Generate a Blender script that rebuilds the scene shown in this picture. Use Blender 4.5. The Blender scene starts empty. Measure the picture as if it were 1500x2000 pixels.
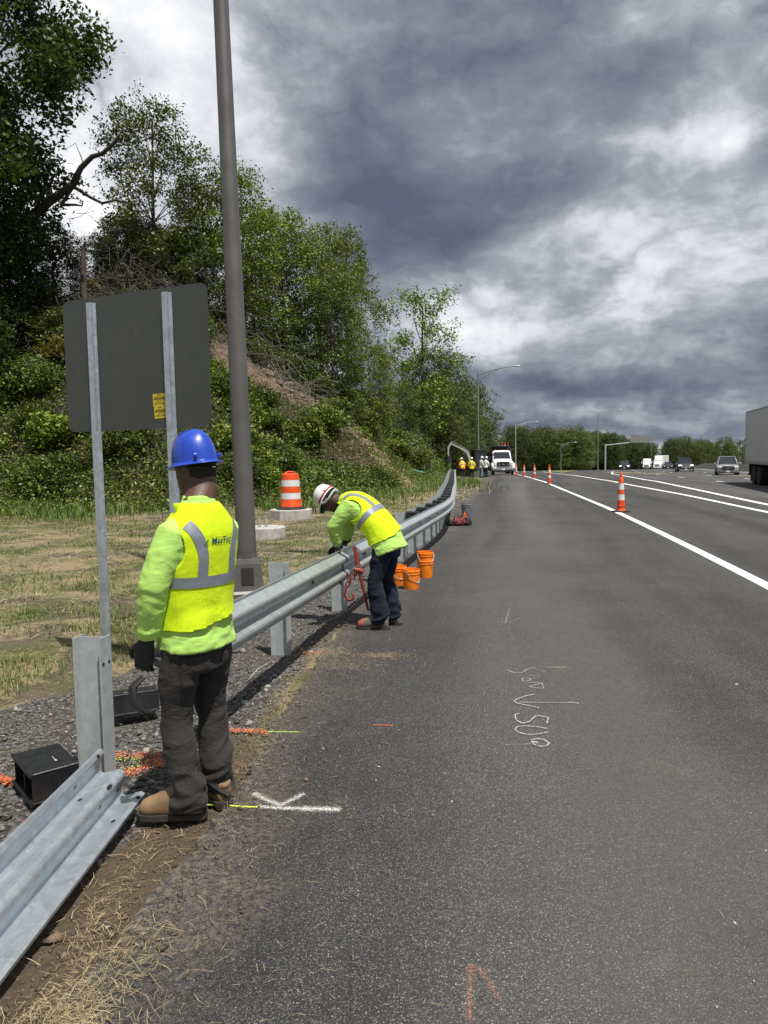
import bpy, bmesh, math, random
import numpy as np
from mathutils import Vector, Matrix
from mathutils.bvhtree import BVHTree
R = math.radians
random.seed(7); rng = np.random.default_rng(7)
sc = bpy.context.scene
COL = sc.collection

# ------------------------------------------------------------------ camera
H = 1.65
cam_d = bpy.data.cameras.new('camera'); cam = bpy.data.objects.new('camera', cam_d); COL.objects.link(cam)
cam_d.sensor_fit = 'VERTICAL'; cam_d.sensor_height = 36; cam_d.sensor_width = 27
cam_d.lens = 1430/2000*36; cam_d.clip_end = 6000; cam_d.clip_start = .05
_p = math.atan(107/1430); _ro = .017
_r0 = Vector((1, 0, 0)); _u0 = Vector((0, math.sin(_p), math.cos(_p))); _f = Vector((0, math.cos(_p), -math.sin(_p)))
_r = math.cos(_ro)*_r0 - math.sin(_ro)*_u0; _u = math.sin(_ro)*_r0 + math.cos(_ro)*_u0
cam.matrix_world = Matrix(((_r.x, _u.x, -_f.x, 0), (_r.y, _u.y, -_f.y, 0), (_r.z, _u.z, -_f.z, H), (0, 0, 0, 1)))
sc.camera = cam

# ------------------------------------------------------------------ sun
SUNV = Vector((.42, -.65, 1.75)).normalized()
sd = bpy.data.lights.new('sun', 'SUN'); sd.energy = 5.0; sd.angle = R(.53); sd.color = (1, .955, .88)
so = bpy.data.objects.new('sun', sd); COL.objects.link(so)
so.rotation_euler = (-SUNV).to_track_quat('-Z', 'Y').to_euler(); so.location = (20, -30, 80)
sc.view_settings.view_transform = 'Standard'; sc.view_settings.look = 'None'
sc.view_settings.exposure = .24; sc.view_settings.gamma = 1; sc.view_settings.use_curve_mapping = False

# ------------------------------------------------------------------ node helpers
class NT:
    def __init__(s, tree): s.t = tree; s.n = tree.nodes; s.l = tree.links
    def new(s, typ, **k):
        n = s.n.new(typ)
        for a, v in k.items(): setattr(n, a, v)
        return n
    def put(s, sock, v):
        if isinstance(v, bpy.types.NodeSocket): s.l.new(v, sock)
        elif v is not None:
            try: sock.default_value = v
            except Exception: sock.default_value = (v, v, v)
    def math(s, op, a, b=None, c=None, clamp=False):
        n = s.new('ShaderNodeMath', operation=op, use_clamp=clamp)
        s.put(n.inputs[0], a)
        if b is not None: s.put(n.inputs[1], b)
        if c is not None: s.put(n.inputs[2], c)
        return n.outputs[0]
    def vmath(s, op, a, b=None, sc_=None):
        n = s.new('ShaderNodeVectorMath', operation=op)
        s.put(n.inputs[0], a)
        if b is not None: s.put(n.inputs[1], b)
        if sc_ is not None: s.put(n.inputs['Scale'], sc_)
        return n.outputs[1] if op in ('LENGTH', 'DOT_PRODUCT', 'DISTANCE') else n.outputs[0]
    def noise(s, vec, scale, detail=4, rough=.55, dist=0, col=False, dims='3D'):
        n = s.new('ShaderNodeTexNoise', noise_dimensions=dims)
        if vec is not None: s.put(n.inputs['Vector'], vec)
        n.inputs['Scale'].default_value = scale; n.inputs['Detail'].default_value = detail
        n.inputs['Roughness'].default_value = rough; n.inputs['Distortion'].default_value = dist
        return n.outputs['Color'] if col else n.outputs['Fac']
    def vor(s, vec, scale, feature='F1', out='Distance', rnd=1):
        n = s.new('ShaderNodeTexVoronoi', feature=feature)
        if vec is not None: s.put(n.inputs['Vector'], vec)
        n.inputs['Scale'].default_value = scale; n.inputs['Randomness'].default_value = rnd
        return n.outputs[out]
    def ramp(s, fac, stops, interp='LINEAR'):
        n = s.new('ShaderNodeValToRGB'); n.color_ramp.interpolation = interp
        e = n.color_ramp.elements
        while len(e) > 1: e.remove(e[-1])
        e[0].position = stops[0][0]; c = stops[0][1]; e[0].color = c4(c)
        for p, c in stops[1:]:
            x = e.new(p); x.color = c4(c)
        s.put(n.inputs[0], fac); return n.outputs[0]
    def step(s, v, lo, hi):
        n = s.new('ShaderNodeMapRange', interpolation_type='SMOOTHSTEP')
        s.put(n.inputs[0], v); n.inputs[1].default_value = lo; n.inputs[2].default_value = hi
        n.inputs[3].default_value = 0; n.inputs[4].default_value = 1
        return n.outputs[0]
    def mix(s, f, a, b, mode='MIX'):
        n = s.new('ShaderNodeMix', data_type='RGBA', blend_type=mode)
        s.put(n.inputs[0], f); s.put(n.inputs[6], a if not isinstance(a, tuple) else c4(a)); s.put(n.inputs[7], b if not isinstance(b, tuple) else c4(b))
        return n.outputs[2]
    def bump(s, h, strength=.3, dist=.01, nrm=None):
        n = s.new('ShaderNodeBump'); s.put(n.inputs['Height'], h)
        n.inputs['Strength'].default_value = strength; n.inputs['Distance'].default_value = dist
        if nrm is not None: s.put(n.inputs['Normal'], nrm)
        return n.outputs[0]
def c4(c): return (c[0], c[1], c[2], 1) if not isinstance(c, (int, float)) else (c, c, c, 1)

MATS = {}
def mat(name, color=(.5, .5, .5), rough=.6, metal=0, var=.12, vscale=6, bump=0, bscale=40, spec=.5, emit=None, alpha=None, build=None, coat=0, trans=0):
    if name in MATS: return MATS[name]
    m = bpy.data.materials.new(name); m.use_nodes = True; t = NT(m.node_tree)
    b = t.n['Principled BSDF']; MATS[name] = m
    b.inputs['Roughness'].default_value = rough; b.inputs['Metallic'].default_value = metal
    b.inputs['Specular IOR Level'].default_value = spec; b.inputs['Coat Weight'].default_value = coat
    tc = t.new('ShaderNodeTexCoord').outputs['Object']
    if build: build(t, b, tc); return m
    if var:
        nz = t.noise(tc, vscale, 5, .6)
        f = t.step(nz, .3, .7)
        a = tuple(x*(1-var) for x in color); d = tuple(min(1, x*(1+var)) for x in color)
        t.put(b.inputs['Base Color'], t.mix(f, a, d))
        t.put(b.inputs['Roughness'], t.math('MULTIPLY_ADD', nz, .25, rough-.12, clamp=True))
    else: b.inputs['Base Color'].default_value = c4(color)
    if bump: t.put(b.inputs['Normal'], t.bump(t.noise(tc, bscale, 4, .6), bump, .01))
    if emit: b.inputs['Emission Color'].default_value = c4(emit[0]); b.inputs['Emission Strength'].default_value = emit[1]
    if trans: b.inputs['Transmission Weight'].default_value = trans
    return m

# ------------------------------------------------------------------ world
w = bpy.data.worlds.new('World'); sc.world = w; w.use_nodes = True
t = NT(w.node_tree); bg = t.n['Background']
sky = t.new('ShaderNodeTexSky', sky_type='NISHITA'); sky.sun_disc = False
sky.sun_elevation = math.asin(SUNV.z); sky.sun_rotation = math.atan2(SUNV.x, SUNV.y)
D = t.new('ShaderNodeTexCoord').outputs['Generated']
sp = t.new('ShaderNodeSeparateXYZ'); t.put(sp.inputs[0], D); dx, dy, dz = sp.outputs
dzc = t.math('MAXIMUM', dz, .0)
den = t.math('ADD', dzc, .20)
cx = t.math('DIVIDE', dx, den); cy = t.math('DIVIDE', dy, den)
cmb = t.new('ShaderNodeCombineXYZ'); t.put(cmb.inputs[0], cx); t.put(cmb.inputs[1], cy); P = cmb.outputs[0]
az = t.math('ARCTAN2', dx, dy); el = t.math('ARCSINE', dz)
wz = t.noise(D, 3.2, 5, .6, col=True)
ws = t.new('ShaderNodeSeparateXYZ'); t.put(ws.inputs[0], wz)
azw = t.math('MULTIPLY_ADD', t.math('SUBTRACT', ws.outputs[0], .5), .34, az)
elw = t.math('MULTIPLY_ADD', t.math('SUBTRACT', ws.outputs[1], .5), .22, el)
D2 = t.vmath('MULTIPLY', D, (1, 1, 1.9))
PW = t.vmath('ADD', P, t.vmath('SCALE', t.noise(P, 2.2, 4, .6, col=True), sc_=.35))
base = t.noise(PW, 1.5, 8, .55, .2)
fine = t.noise(t.vmath('ADD', D2, t.vmath('SCALE', t.noise(D, 5, 3, .6, col=True), sc_=.12)), 7.5, 10, .62, .2)
WD = t.vmath('ADD', t.vmath('MULTIPLY', D, (1, 1, 2.0)), t.vmath('SCALE', t.noise(D, 4, 4, .6, col=True), sc_=.26))
def billow(scale, det, off):
    n = t.noise(t.vmath('ADD', WD, (off, off, off)), scale, det, .55)
    return t.math('ABSOLUTE', t.math('MULTIPLY_ADD', n, 2, -1))
pf = t.math('ADD', t.math('MULTIPLY', t.math('POWER', billow(2.6, 7, 3), .8), .62), t.math('MULTIPLY', t.math('POWER', billow(7, 6, 9), .9), .26))
acc = t.math('ADD', t.math('MULTIPLY', base, 1.0), t.math('MULTIPLY', fine, .50))
acc = t.math('ADD', acc, pf)
acc = t.math('ADD', acc, -.405)
def blob(px, py, sx, sy, amp, rot=0):
    global acc
    d = (_f*1430 + _r*(px-750) - _u*(py-1000)).normalized()
    a0 = math.atan2(d.x, d.y); e0 = math.asin(d.z)
    u = t.math('SUBTRACT', azw, a0); v = t.math('SUBTRACT', elw, e0)
    c, s_ = math.cos(rot), math.sin(rot)
    u2 = t.math('ADD', t.math('MULTIPLY', u, c/(sx/1430)), t.math('MULTIPLY', v, s_/(sx/1430)))
    v2 = t.math('ADD', t.math('MULTIPLY', v, c/(sy/1430)), t.math('MULTIPLY', u, -s_/(sy/1430)))
    q = t.math('ADD', t.math('MULTIPLY', u2, u2), t.math('MULTIPLY', v2, v2))
    g = t.math('POWER', 2.718, t.math('MULTIPLY', q, -1))
    acc = t.math('MULTIPLY_ADD', g, amp, acc)
for b_ in [(230, 330, 240, 330, .34), (330, 90, 200, 110, .08), (480, 60, 220, 120, .14), (720, 330, 170, 170, -.34, -.5), (880, 440, 190, 110, -.20), (1120, 250, 260, 110, -.12),
           (1330, 130, 400, 150, -.12), (1395, 305, 60, 30, .26), (1240, 350, 70, 30, .22), (900, 600, 90, 60, .28), (1200, 600, 380, 60, .20), (1200, 440, 330, 60, -.12, .25),
           (1150, 520, 200, 40, .05), (1220, 715, 420, 34, -.34), (1090, 775, 60, 22, .24), (1350, 765, 300, 16, .06), (1300, 848, 280, 18, .42), (1250, 805, 300, 16, -.22),
           (560, 150, 100, 200, .05)]:
    blob(*b_)
cl = t.ramp(acc, [(.0, (.098, .118, .168)), (.20, (.142, .167, .222)), (.38, (.22, .245, .295)), (.55, (.36, .385, .44)), (.72, (.64, .66, .71)), (1.0, (.98, .985, 1.0))])
skyc = t.vmath('SCALE', sky.outputs[0], sc_=.10)
gap = t.step(t.noise(P, 1.7, 6, .6), .66, .76)
hz = t.mix(t.step(dz, -.02, -.10), cl, (.10, .11, .09))
t.put(bg.inputs['Color'], t.mix(t.math('MULTIPLY', gap, .55), hz, skyc)); bg.inputs['Strength'].default_value = .95

# ------------------------------------------------------------------ numpy noise + meshes
def _h(ix, iy, iz, s):
    n = (ix*374761393 + iy*668265263 + iz*2147483647 + s*974634777) & 0xffffffff
    n = ((n ^ (n >> 13))*1274126177) & 0xffffffff
    return ((n ^ (n >> 16)) & 0xffff)/65535.
def vn(p, s=0):
    p = np.asarray(p, float); i = np.floor(p).astype(np.int64); f = p-i; f = f*f*(3-2*f); r = 0
    for a in (0, 1):
        for b in (0, 1):
            for c in (0, 1):
                wt = (f[..., 0] if a else 1-f[..., 0])*(f[..., 1] if b else 1-f[..., 1])*(f[..., 2] if c else 1-f[..., 2])
                r = r + wt*_h(i[..., 0]+a, i[..., 1]+b, i[..., 2]+c, s)
    return r
def fbm(p, o=4, s=0):
    p = np.asarray(p, float); r = 0; a = .5; n = 0
    for k in range(o): r = r+a*vn(p*2.03**k+7.3*k, s+k); n += a; a *= .5
    return r/n
def n2(X, Y, sc_, o=4, s=0):
    X = np.asarray(X, float); Y = np.asarray(Y, float)
    return fbm(np.stack([X*sc_, Y*sc_, np.zeros_like(X)+.5], -1), o, s)

def meshobj(name, V, F, m=None, parent=None, smooth=False, mi=None, loc=None):
    me = bpy.data.meshes.new(name)
    if isinstance(F, np.ndarray):
        V = np.asarray(V, np.float32); k = F.shape[1]
        me.vertices.add(len(V)); me.vertices.foreach_set('co', V.ravel())
        me.loops.add(F.size); me.loops.foreach_set('vertex_index', F.astype(np.int32).ravel())
        me.polygons.add(len(F)); me.polygons.foreach_set('loop_start', np.arange(0, F.size, k, dtype=np.int32))
        try: me.polygons.foreach_set('loop_total', np.full(len(F), k, np.int32))
        except Exception: pass
        me.update(calc_edges=True)
    else: me.from_pydata([tuple(v) for v in V], [], F)
    if m is not None:
        for x in (m if isinstance(m, (list, tuple)) else [m]): me.materials.append(x)
    if mi is not None: me.polygons.foreach_set('material_index', np.asarray(mi, np.int32))
    if smooth: me.polygons.foreach_set('use_smooth', np.ones(len(me.polygons), bool))
    me.update()
    o = bpy.data.objects.new(name, me); COL.objects.link(o)
    if parent: o.parent = parent
    if loc is not None: o.location = loc
    return o
def autosmooth(o, ang=35):
    me = o.data; me.polygons.foreach_set('use_smooth', np.ones(len(me.polygons), bool))
    bm = bmesh.new(); bm.from_mesh(me)
    for e in bm.edges:
        if len(e.link_faces) == 2 and e.calc_face_angle(0) > R(ang): e.smooth = False
    bm.to_mesh(me); bm.free(); return o
class MB:
    def __init__(s): s.v = []; s.f = []
    def add(s, V, F):
        k = len(s.v); s.v += [tuple(v) for v in V]; s.f += [tuple(i+k for i in f) for f in F]; return s
    def box(s, c, d, rz=0, ch=0, M=None):
        x, y, z = d[0]/2, d[1]/2, d[2]/2
        if ch:
            V = []; ch = min(ch, x*.9, y*.9, z*.9)
            for zz, k in ((-z, 1), (-z+ch, 0), (z-ch, 0), (z, 1)):
                e = ch*k; a, b = x-e, y-e
                for px, py in ((a-ch, -b), (a, -b+ch), (a, b-ch), (a-ch, b), (-a+ch, b), (-a, b-ch), (-a, -b+ch), (-a+ch, -b)): V.append((px, py, zz))
            F = [tuple(range(7, -1, -1)), tuple(range(24, 32))]
            for q in range(3):
                for i in range(8): F.append((q*8+i, q*8+(i+1) % 8, q*8+8+(i+1) % 8, q*8+8+i))
        else:
            V = [(a, b, e) for e in (-z, z) for a, b in ((-x, -y), (x, -y), (x, y), (-x, y))]
            F = [(3, 2, 1, 0), (4, 5, 6, 7), (0, 1, 5, 4), (1, 2, 6, 5), (2, 3, 7, 6), (3, 0, 4, 7)]
        Mx = Matrix.Translation(c) @ (M.to_4x4() if M else Matrix.Rotation(rz, 4, 'Z'))
        return s.add([Mx @ Vector(v) for v in V], F)
    def tube(s, pts, r, n=8, cap=True, squash=1):
        pts = [Vector(p) for p in pts]; rs = r if isinstance(r, (list, tuple)) else [r]*len(pts)
        V = []; up = None
        for i, p in enumerate(pts):
            d = (pts[min(i+1, len(pts)-1)]-pts[max(i-1, 0)]).normalized()
            if up is None: up = Vector((0, 0, 1)) if abs(d.z) < .9 else Vector((0, 1, 0))
            a = d.cross(up).normalized(); b = d.cross(a).normalized(); up = -b
            for k in range(n):
                th = 2*math.pi*k/n; V.append(p+(a*math.cos(th)+b*math.sin(th)*squash)*rs[i])
        F = []
        for i in range(len(pts)-1):
            for k in range(n): F.append((i*n+k, i*n+(k+1) % n, (i+1)*n+(k+1) % n, (i+1)*n+k))
        if cap: F.append(tuple(range(n-1, -1, -1))); F.append(tuple(range((len(pts)-1)*n, len(pts)*n)))
        return s.add(V, F)
    def lathe(s, prof, n=24, c=(0, 0, 0), M=None):
        V = []; F = []
        for r, z in prof:
            for k in range(n):
                th = 2*math.pi*k/n; V.append((r*math.cos(th), r*math.sin(th), z))
        for i in range(len(prof)-1):
            for k in range(n): F.append((i*n+k, i*n+(k+1) % n, (i+1)*n+(k+1) % n, (i+1)*n+k))
        if prof[0][0] > 1e-4: F.append(tuple(range(n-1, -1, -1)))
        if prof[-1][0] > 1e-4: F.append(tuple(range((len(prof)-1)*n, len(prof)*n)))
        Mx = Matrix.Translation(c) @ (M.to_4x4() if M else Matrix.Identity(4))
        return s.add([Mx @ Vector(v) for v in V], F)
    def prism(s, poly, h0, h1, M=None):   # polygon in xy, extruded z
        n = len(poly); V = [(a, b, h0) for a, b in poly]+[(a, b, h1) for a, b in poly]
        F = [tuple(range(n-1, -1, -1)), tuple(range(n, 2*n))]+[(i, (i+1) % n, n+(i+1) % n, n+i) for i in range(n)]
        return s.add([(M @ Vector(v)) if M else v for v in V], F)
    def build(s, name, m, parent=None, smooth=False, loc=None):
        o = meshobj(name, s.v, s.f, m, parent, False, None, loc)
        if smooth: autosmooth(o, smooth if smooth is not True else 35)
        return o
def tag(o, label=None, cat=None, group=None, kind=None):
    if label: o['label'] = label
    if cat: o['category'] = cat
    if group: o['group'] = group
    if kind: o['kind'] = kind
    return o
def thing(name, label, cat, loc=(0, 0, 0), rz=0, group=None):
    o = bpy.data.objects.new(name, None); COL.objects.link(o); o.location = loc; o.rotation_euler = (0, 0, rz)
    o.empty_display_size = .2
    return tag(o, label, cat, group)
def kids(o): return [c for c in bpy.data.objects if c.parent == o]
def copytree(o, loc=None, rz=None, label=None, group=None, scale=None, parent=None):
    c = o.copy(); COL.objects.link(c)
    if parent: c.parent = parent
    if loc is not None: c.location = loc
    if rz is not None: c.rotation_euler = (0, 0, rz)
    if scale is not None: c.scale = scale
    if label: c['label'] = label
    if group: c['group'] = group
    for k in KIDS.get(o.name, kids(o)): copytree(k, parent=c)
    return c
KIDS = {}

# ------------------------------------------------------------------ terrain
YS = [-50, 45, 70, 100, 140, 212, 300, 450, 1500]; ZS = [0, 0, -.25, -.7, -1.2, -2.9, -4.8, -8, -30]
EDGE = [(-1.2, -20), (-1.12, 1.5), (-1.07, 2.05), (-.93, 2.5), (-.80, 3.2), (-.76, 4.35), (-.49, 6.6), (.15, 11.35), (1.37, 16.35), (2.71, 24.95), (4.27, 33.75), (6.0, 42.7), (8.2, 55), (10.6, 76), (13, 100), (22, 150), (50, 300), (80, 450), (330, 1500)]
L1 = [(2.3, -5), (3.8, 4), (4.68, 8.85), (5.37, 12.95), (6.57, 20.6), (9.49, 41.9), (12.9, 66.7), (15.4, 85), (22, 125)]
L2 = [(7.6, -5), (8.3, 4), (9.1, 10), (10.55, 20), (12.06, 29.15), (13.6, 41.4), (17.0, 62.7), (22.2, 95), (27, 125)]
L3 = [(6, -20), (8.3, 0), (9.9, 9), (12.2, 23.2), (14.17, 32.5), (17.78, 49.75), (25, 80), (35, 112), (43, 138), (60, 180), (95, 270), (170, 450), (700, 1500)]
TOE = [(-400, -40), (-120, 5), (-60, 22), (-30, 25), (-17.9, 26.5), (-9.9, 23.8), (-6.4, 25), (-3.8, 26), (-1.4, 33), (.3, 36), (2, 43), (4.4, 60), (6.8, 76), (10.5, 100), (18, 150), (40, 300), (150, 900)]
def ip(L, Y): return np.interp(Y, [a[1] for a in L], [a[0] for a in L])
def prof(X, Y): return np.interp(Y, YS, ZS)-.012*np.clip(np.asarray(X, float)-7, 0, 25)
_T = np.array(TOE, float)
def toeq(X, Y):
    X = np.asarray(X, float); Y = np.asarray(Y, float); best = np.full(X.shape, 1e9)
    for a, b in zip(_T[:-1], _T[1:]):
        d = b-a; tt = np.clip(((X-a[0])*d[0]+(Y-a[1])*d[1])/(d@d), 0, 1)
        best = np.minimum(best, np.hypot(X-(a[0]+tt*d[0]), Y-(a[1]+tt*d[1])))
    ins = np.zeros(X.shape, bool); PG = list(map(tuple, _T))+[(400, 2500), (-3000, 2500), (-3000, -40)]
    for (x0, y0), (x1, y1) in zip(PG, PG[1:]+PG[:1]):
        if y0 == y1: continue
        ins ^= ((y0 > Y) != (y1 > Y)) & (X < (x1-x0)*(Y-y0)/(y1-y0)+x0)
    return np.where(ins, best, -best)
def hillz(X, Y, q=None):
    X = np.asarray(X, float); Y = np.asarray(Y, float)
    if q is None: q = toeq(X, Y)
    Hc = np.interp(Y, [0, 45, 60, 80, 100, 150, 300, 900], [10.5, 10.5, 9, 6, 4, 2.5, 3, 14])
    qq = np.maximum(q+1.2*(n2(X, Y, .25, 3, 5)-.5)*2, 0)
    h = Hc*(1-np.exp(-(qq/7.5)**1.35))
    cr = np.clip(qq/4, 0, 1)*np.clip((70-Y)/20, 0, 1)
    h = h+cr*((n2(X, Y, .35, 4, 9)-.5)*2.4+np.abs(n2(X, Y, .9, 3, 11)-.5)*1.2)
    return np.where(q > -1, h, 0)
def terr(X, Y):
    X = np.asarray(X, float); Y = np.asarray(Y, float)
    w_ = X-ip(EDGE, Y)
    vg = np.clip(-w_/1.5, 0, 1)
    z = prof(X, Y)-.02
    z = z-.03*np.clip(w_/.15, 0, 1)
    z = z+vg*((n2(X, Y, .8, 4, 1)-.5)*.14*np.clip(-w_/4, .15, 1)+.0)
    z = z-(.02+.02*vg)*np.clip(-w_/.3, 0, 1)+(n2(X, Y, 9, 3, 2)-.45)*.035*np.clip(-w_/.2, 0, 1)
    z = z+np.clip(-w_-2.5, 0, 30)*.01
    return z+hillz(X, Y)
def tz(x, y): return float(terr(np.array([x]), np.array([y]))[0])

def sheet_grid(Y, cols, fX, fZ):
    X = fX(Y[:, None], cols[None, :]); YY = np.broadcast_to(Y[:, None], X.shape)
    Z = fZ(X, YY); V = np.stack([X, YY, Z], -1).reshape(-1, 3)
    ny, nx = X.shape; i = np.arange(ny-1)[:, None]*nx+np.arange(nx-1)[None, :]
    F = np.stack([i, i+1, i+nx+1, i+nx], -1).reshape(-1, 4)
    return V, F, X, YY
Yg = np.concatenate([np.arange(-8, 1.2, .4), np.arange(1.2, 8, .035), np.geomspace(8, 60, 360), np.geomspace(60.6, 1500, 130)])
cw = np.concatenate([-np.geomspace(400, 12, 75), -np.linspace(11.85, 3, 75), -np.arange(-.25, 2.97, .033)[::-1], [.5, 3, 10, 30, 60, 120, 260, 600, 1100]])
V, F, GX, GY = sheet_grid(Yg, cw, lambda y, c: ip(EDGE, y)+c, terr)
q = toeq(GX, GY); wv = (GX-ip(EDGE, GY))
nA = n2(GX, GY, .9, 4, 21); nB = n2(GX, GY, 2.7, 4, 31); nC = n2(GX, GY, .3, 3, 41)
def sst(x, a, b): t_ = np.clip((x-a)/(b-a), 0, 1); return t_*t_*(3-2*t_)
def gravel_mask(X, Y):
    wv = X-ip(EDGE, Y); nA = n2(X, Y, .9, 4, 21)
    wid = np.interp(Y, [0, 2.6, 3.3, 4.6, 6, 8, 12, 20, 40, 60], [.3, .5, 2.3, 2.3, 1.55, 1.35, 1.3, 1.1, 1.2, .6])
    st_ = np.interp(Y, [0, 2.4, 3.0, 3.7, 4.6, 8], [.6, .5, .40, .22, .08, .02])
    return sst(wv+wid+(nA-.5)*1.0, -.12, .12)*sst(-wv-st_+(nA-.5)*.3, -.08, .08)
def straw_mask(X, Y):
    nA = n2(X, Y, .9, 4, 21); nB = n2(X, Y, 2.7, 4, 31); nC = n2(X, Y, .3, 3, 41)
    s = sst(nB*.75+nA*.35, .44, .60)
    mound = np.exp(-((X-.6)/3.2)**2-((Y-38)/6.5)**2)*1.6
    rim = np.exp(-((X-ip(EDGE, Y)+.10)/.16)**2)*sst(n2(X, Y, 1.3, 3, 77), .42, .6)*np.clip((Y-3.5)/2, 0, .7)
    return np.clip(s+mound+rim, 0, 1)
def soil_mask(X, Y, q):
    # bare eroded chute that runs down the slope
    ax, ay = -6.0, 37.; bx, by = 1.4, 44.5
    d = np.array([bx-ax, by-ay]); L = d@d; tt = np.clip(((X-ax)*d[0]+(Y-ay)*d[1])/L, -.15, 1)
    dist = np.hypot(X-ax-tt*d[0], Y-ay-tt*d[1])
    return np.clip(1.15-dist/1.8+(n2(X, Y, .5, 3, 51)-.5)*1.6, 0, 1)
mg = gravel_mask(GX, GY); ms = straw_mask(GX, GY); ms = ms-2*(sst(wv, -.75, -.45)*sst(-GY, -4.6, -3.9)); mh = sst(q, -.3, 1.2); msoil = soil_mask(GX, GY, q)
ground = meshobj('ground', V, F)
tag(ground, kind='structure')
ca = ground.data.color_attributes.new('masks', 'FLOAT_COLOR', 'POINT')
ca.data.foreach_set('color', np.stack([mg, ms, mh, msoil], -1).astype(np.float32).ravel())
ground.data.polygons.foreach_set('use_smooth', np.ones(len(F), bool))
def b_ground(t, b, tc):
    at = t.new('ShaderNodeAttribute', attribute_name='masks'); s = t.new('ShaderNodeSeparateColor'); t.put(s.inputs[0], at.outputs['Color'])
    r_, g_, b_ = s.outputs; a_ = at.outputs['Alpha']
    n1 = t.noise(tc, 38, 6, .7); n2_ = t.noise(tc, 7, 6, .65); n3 = t.noise(tc, 1.3, 5, .6); nf = t.noise(tc, 160, 4, .7)
    nst = t.noise(t.vmath('ADD', tc, t.vmath('SCALE', t.noise(tc, 30, 2, .5, col=True), sc_=.10)), 24, 4, .7, .8)
    dirt = t.mix(n2_, (.065, .050, .036), (.18, .145, .105))
    straw = t.mix(nst, (.12, .095, .058), (.42, .34, .21))
    straw = t.mix(t.math('MULTIPLY', n1, .6), straw, (.24, .19, .11))
    grass = t.mix(t.step(nst, .35, .65), (.035, .055, .016), (.12, .15, .045))
    vg_ = t.vor(tc, 42, 'F1', 'Color'); vd = t.vor(tc, 42, 'F1', 'Distance')
    sv = t.new('ShaderNodeSeparateColor'); t.put(sv.inputs[0], vg_)
    grav = t.mix(sv.outputs[0], (.060, .060, .060), (.21, .205, .19))
    grav = t.mix(t.step(vd, .35, .75), grav, (.045, .04, .034))
    grav = t.mix(t.step(n3, .45, .75), grav, (.10, .085, .062))
    col = t.mix(t.step(t.math('ADD', g_, t.math('MULTIPLY', t.math('SUBTRACT', n1, .5), .9)), .25, .7), dirt, straw)
    gm = t.step(t.math('ADD', t.math('MULTIPLY', n3, .9), t.math('MULTIPLY', n1, .45)), .62, .80)
    nearsoil = t.step(g_, -.1, -.9)
    col = t.mix(t.math('MULTIPLY', t.math('MULTIPLY', gm, .75), t.math('SUBTRACT', 1, nearsoil)), col, grass)
    col = t.mix(nearsoil, col, t.mix(t.noise(tc, 22, 6, .75), (.040, .029, .020), (.17, .13, .092)))
    gf = t.step(t.math('ADD', r_, t.math('MULTIPLY', t.math('SUBTRACT', n1, .5), .8)), .3, .7)
    col = t.mix(gf, col, grav)
    hillc = t.mix(t.step(n2_, .3, .7), (.030, .024, .016), (.085, .068, .048))
    hillc = t.mix(t.step(n3, .5, .6), hillc, (.03, .04, .014))
    rock = t.mix(t.noise(t.vmath('MULTIPLY', tc, (1, 1, 2.5)), 2.2, 8, .7), (.035, .024, .018), (.30, .215, .155))
    hillc = t.mix(t.step(t.math('ADD', a_, t.math('MULTIPLY', t.math('SUBTRACT', n2_, .5), .5)), .3, .6), hillc, rock)
    col = t.mix(b_, col, hillc)
    t.put(b.inputs['Base Color'], col); b.inputs['Roughness'].default_value = .95; b.inputs['Specular IOR Level'].default_value = .15
    hh = t.math('ADD', t.math('MULTIPLY', n1, .6), t.math('ADD', t.math('MULTIPLY', nf, .25), t.math('MULTIPLY', n2_, 1.2)))
    t.put(b.inputs['Normal'], t.bump(hh, .9, .03))
ground.data.materials.append(mat('ground_soil', build=b_ground))

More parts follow.
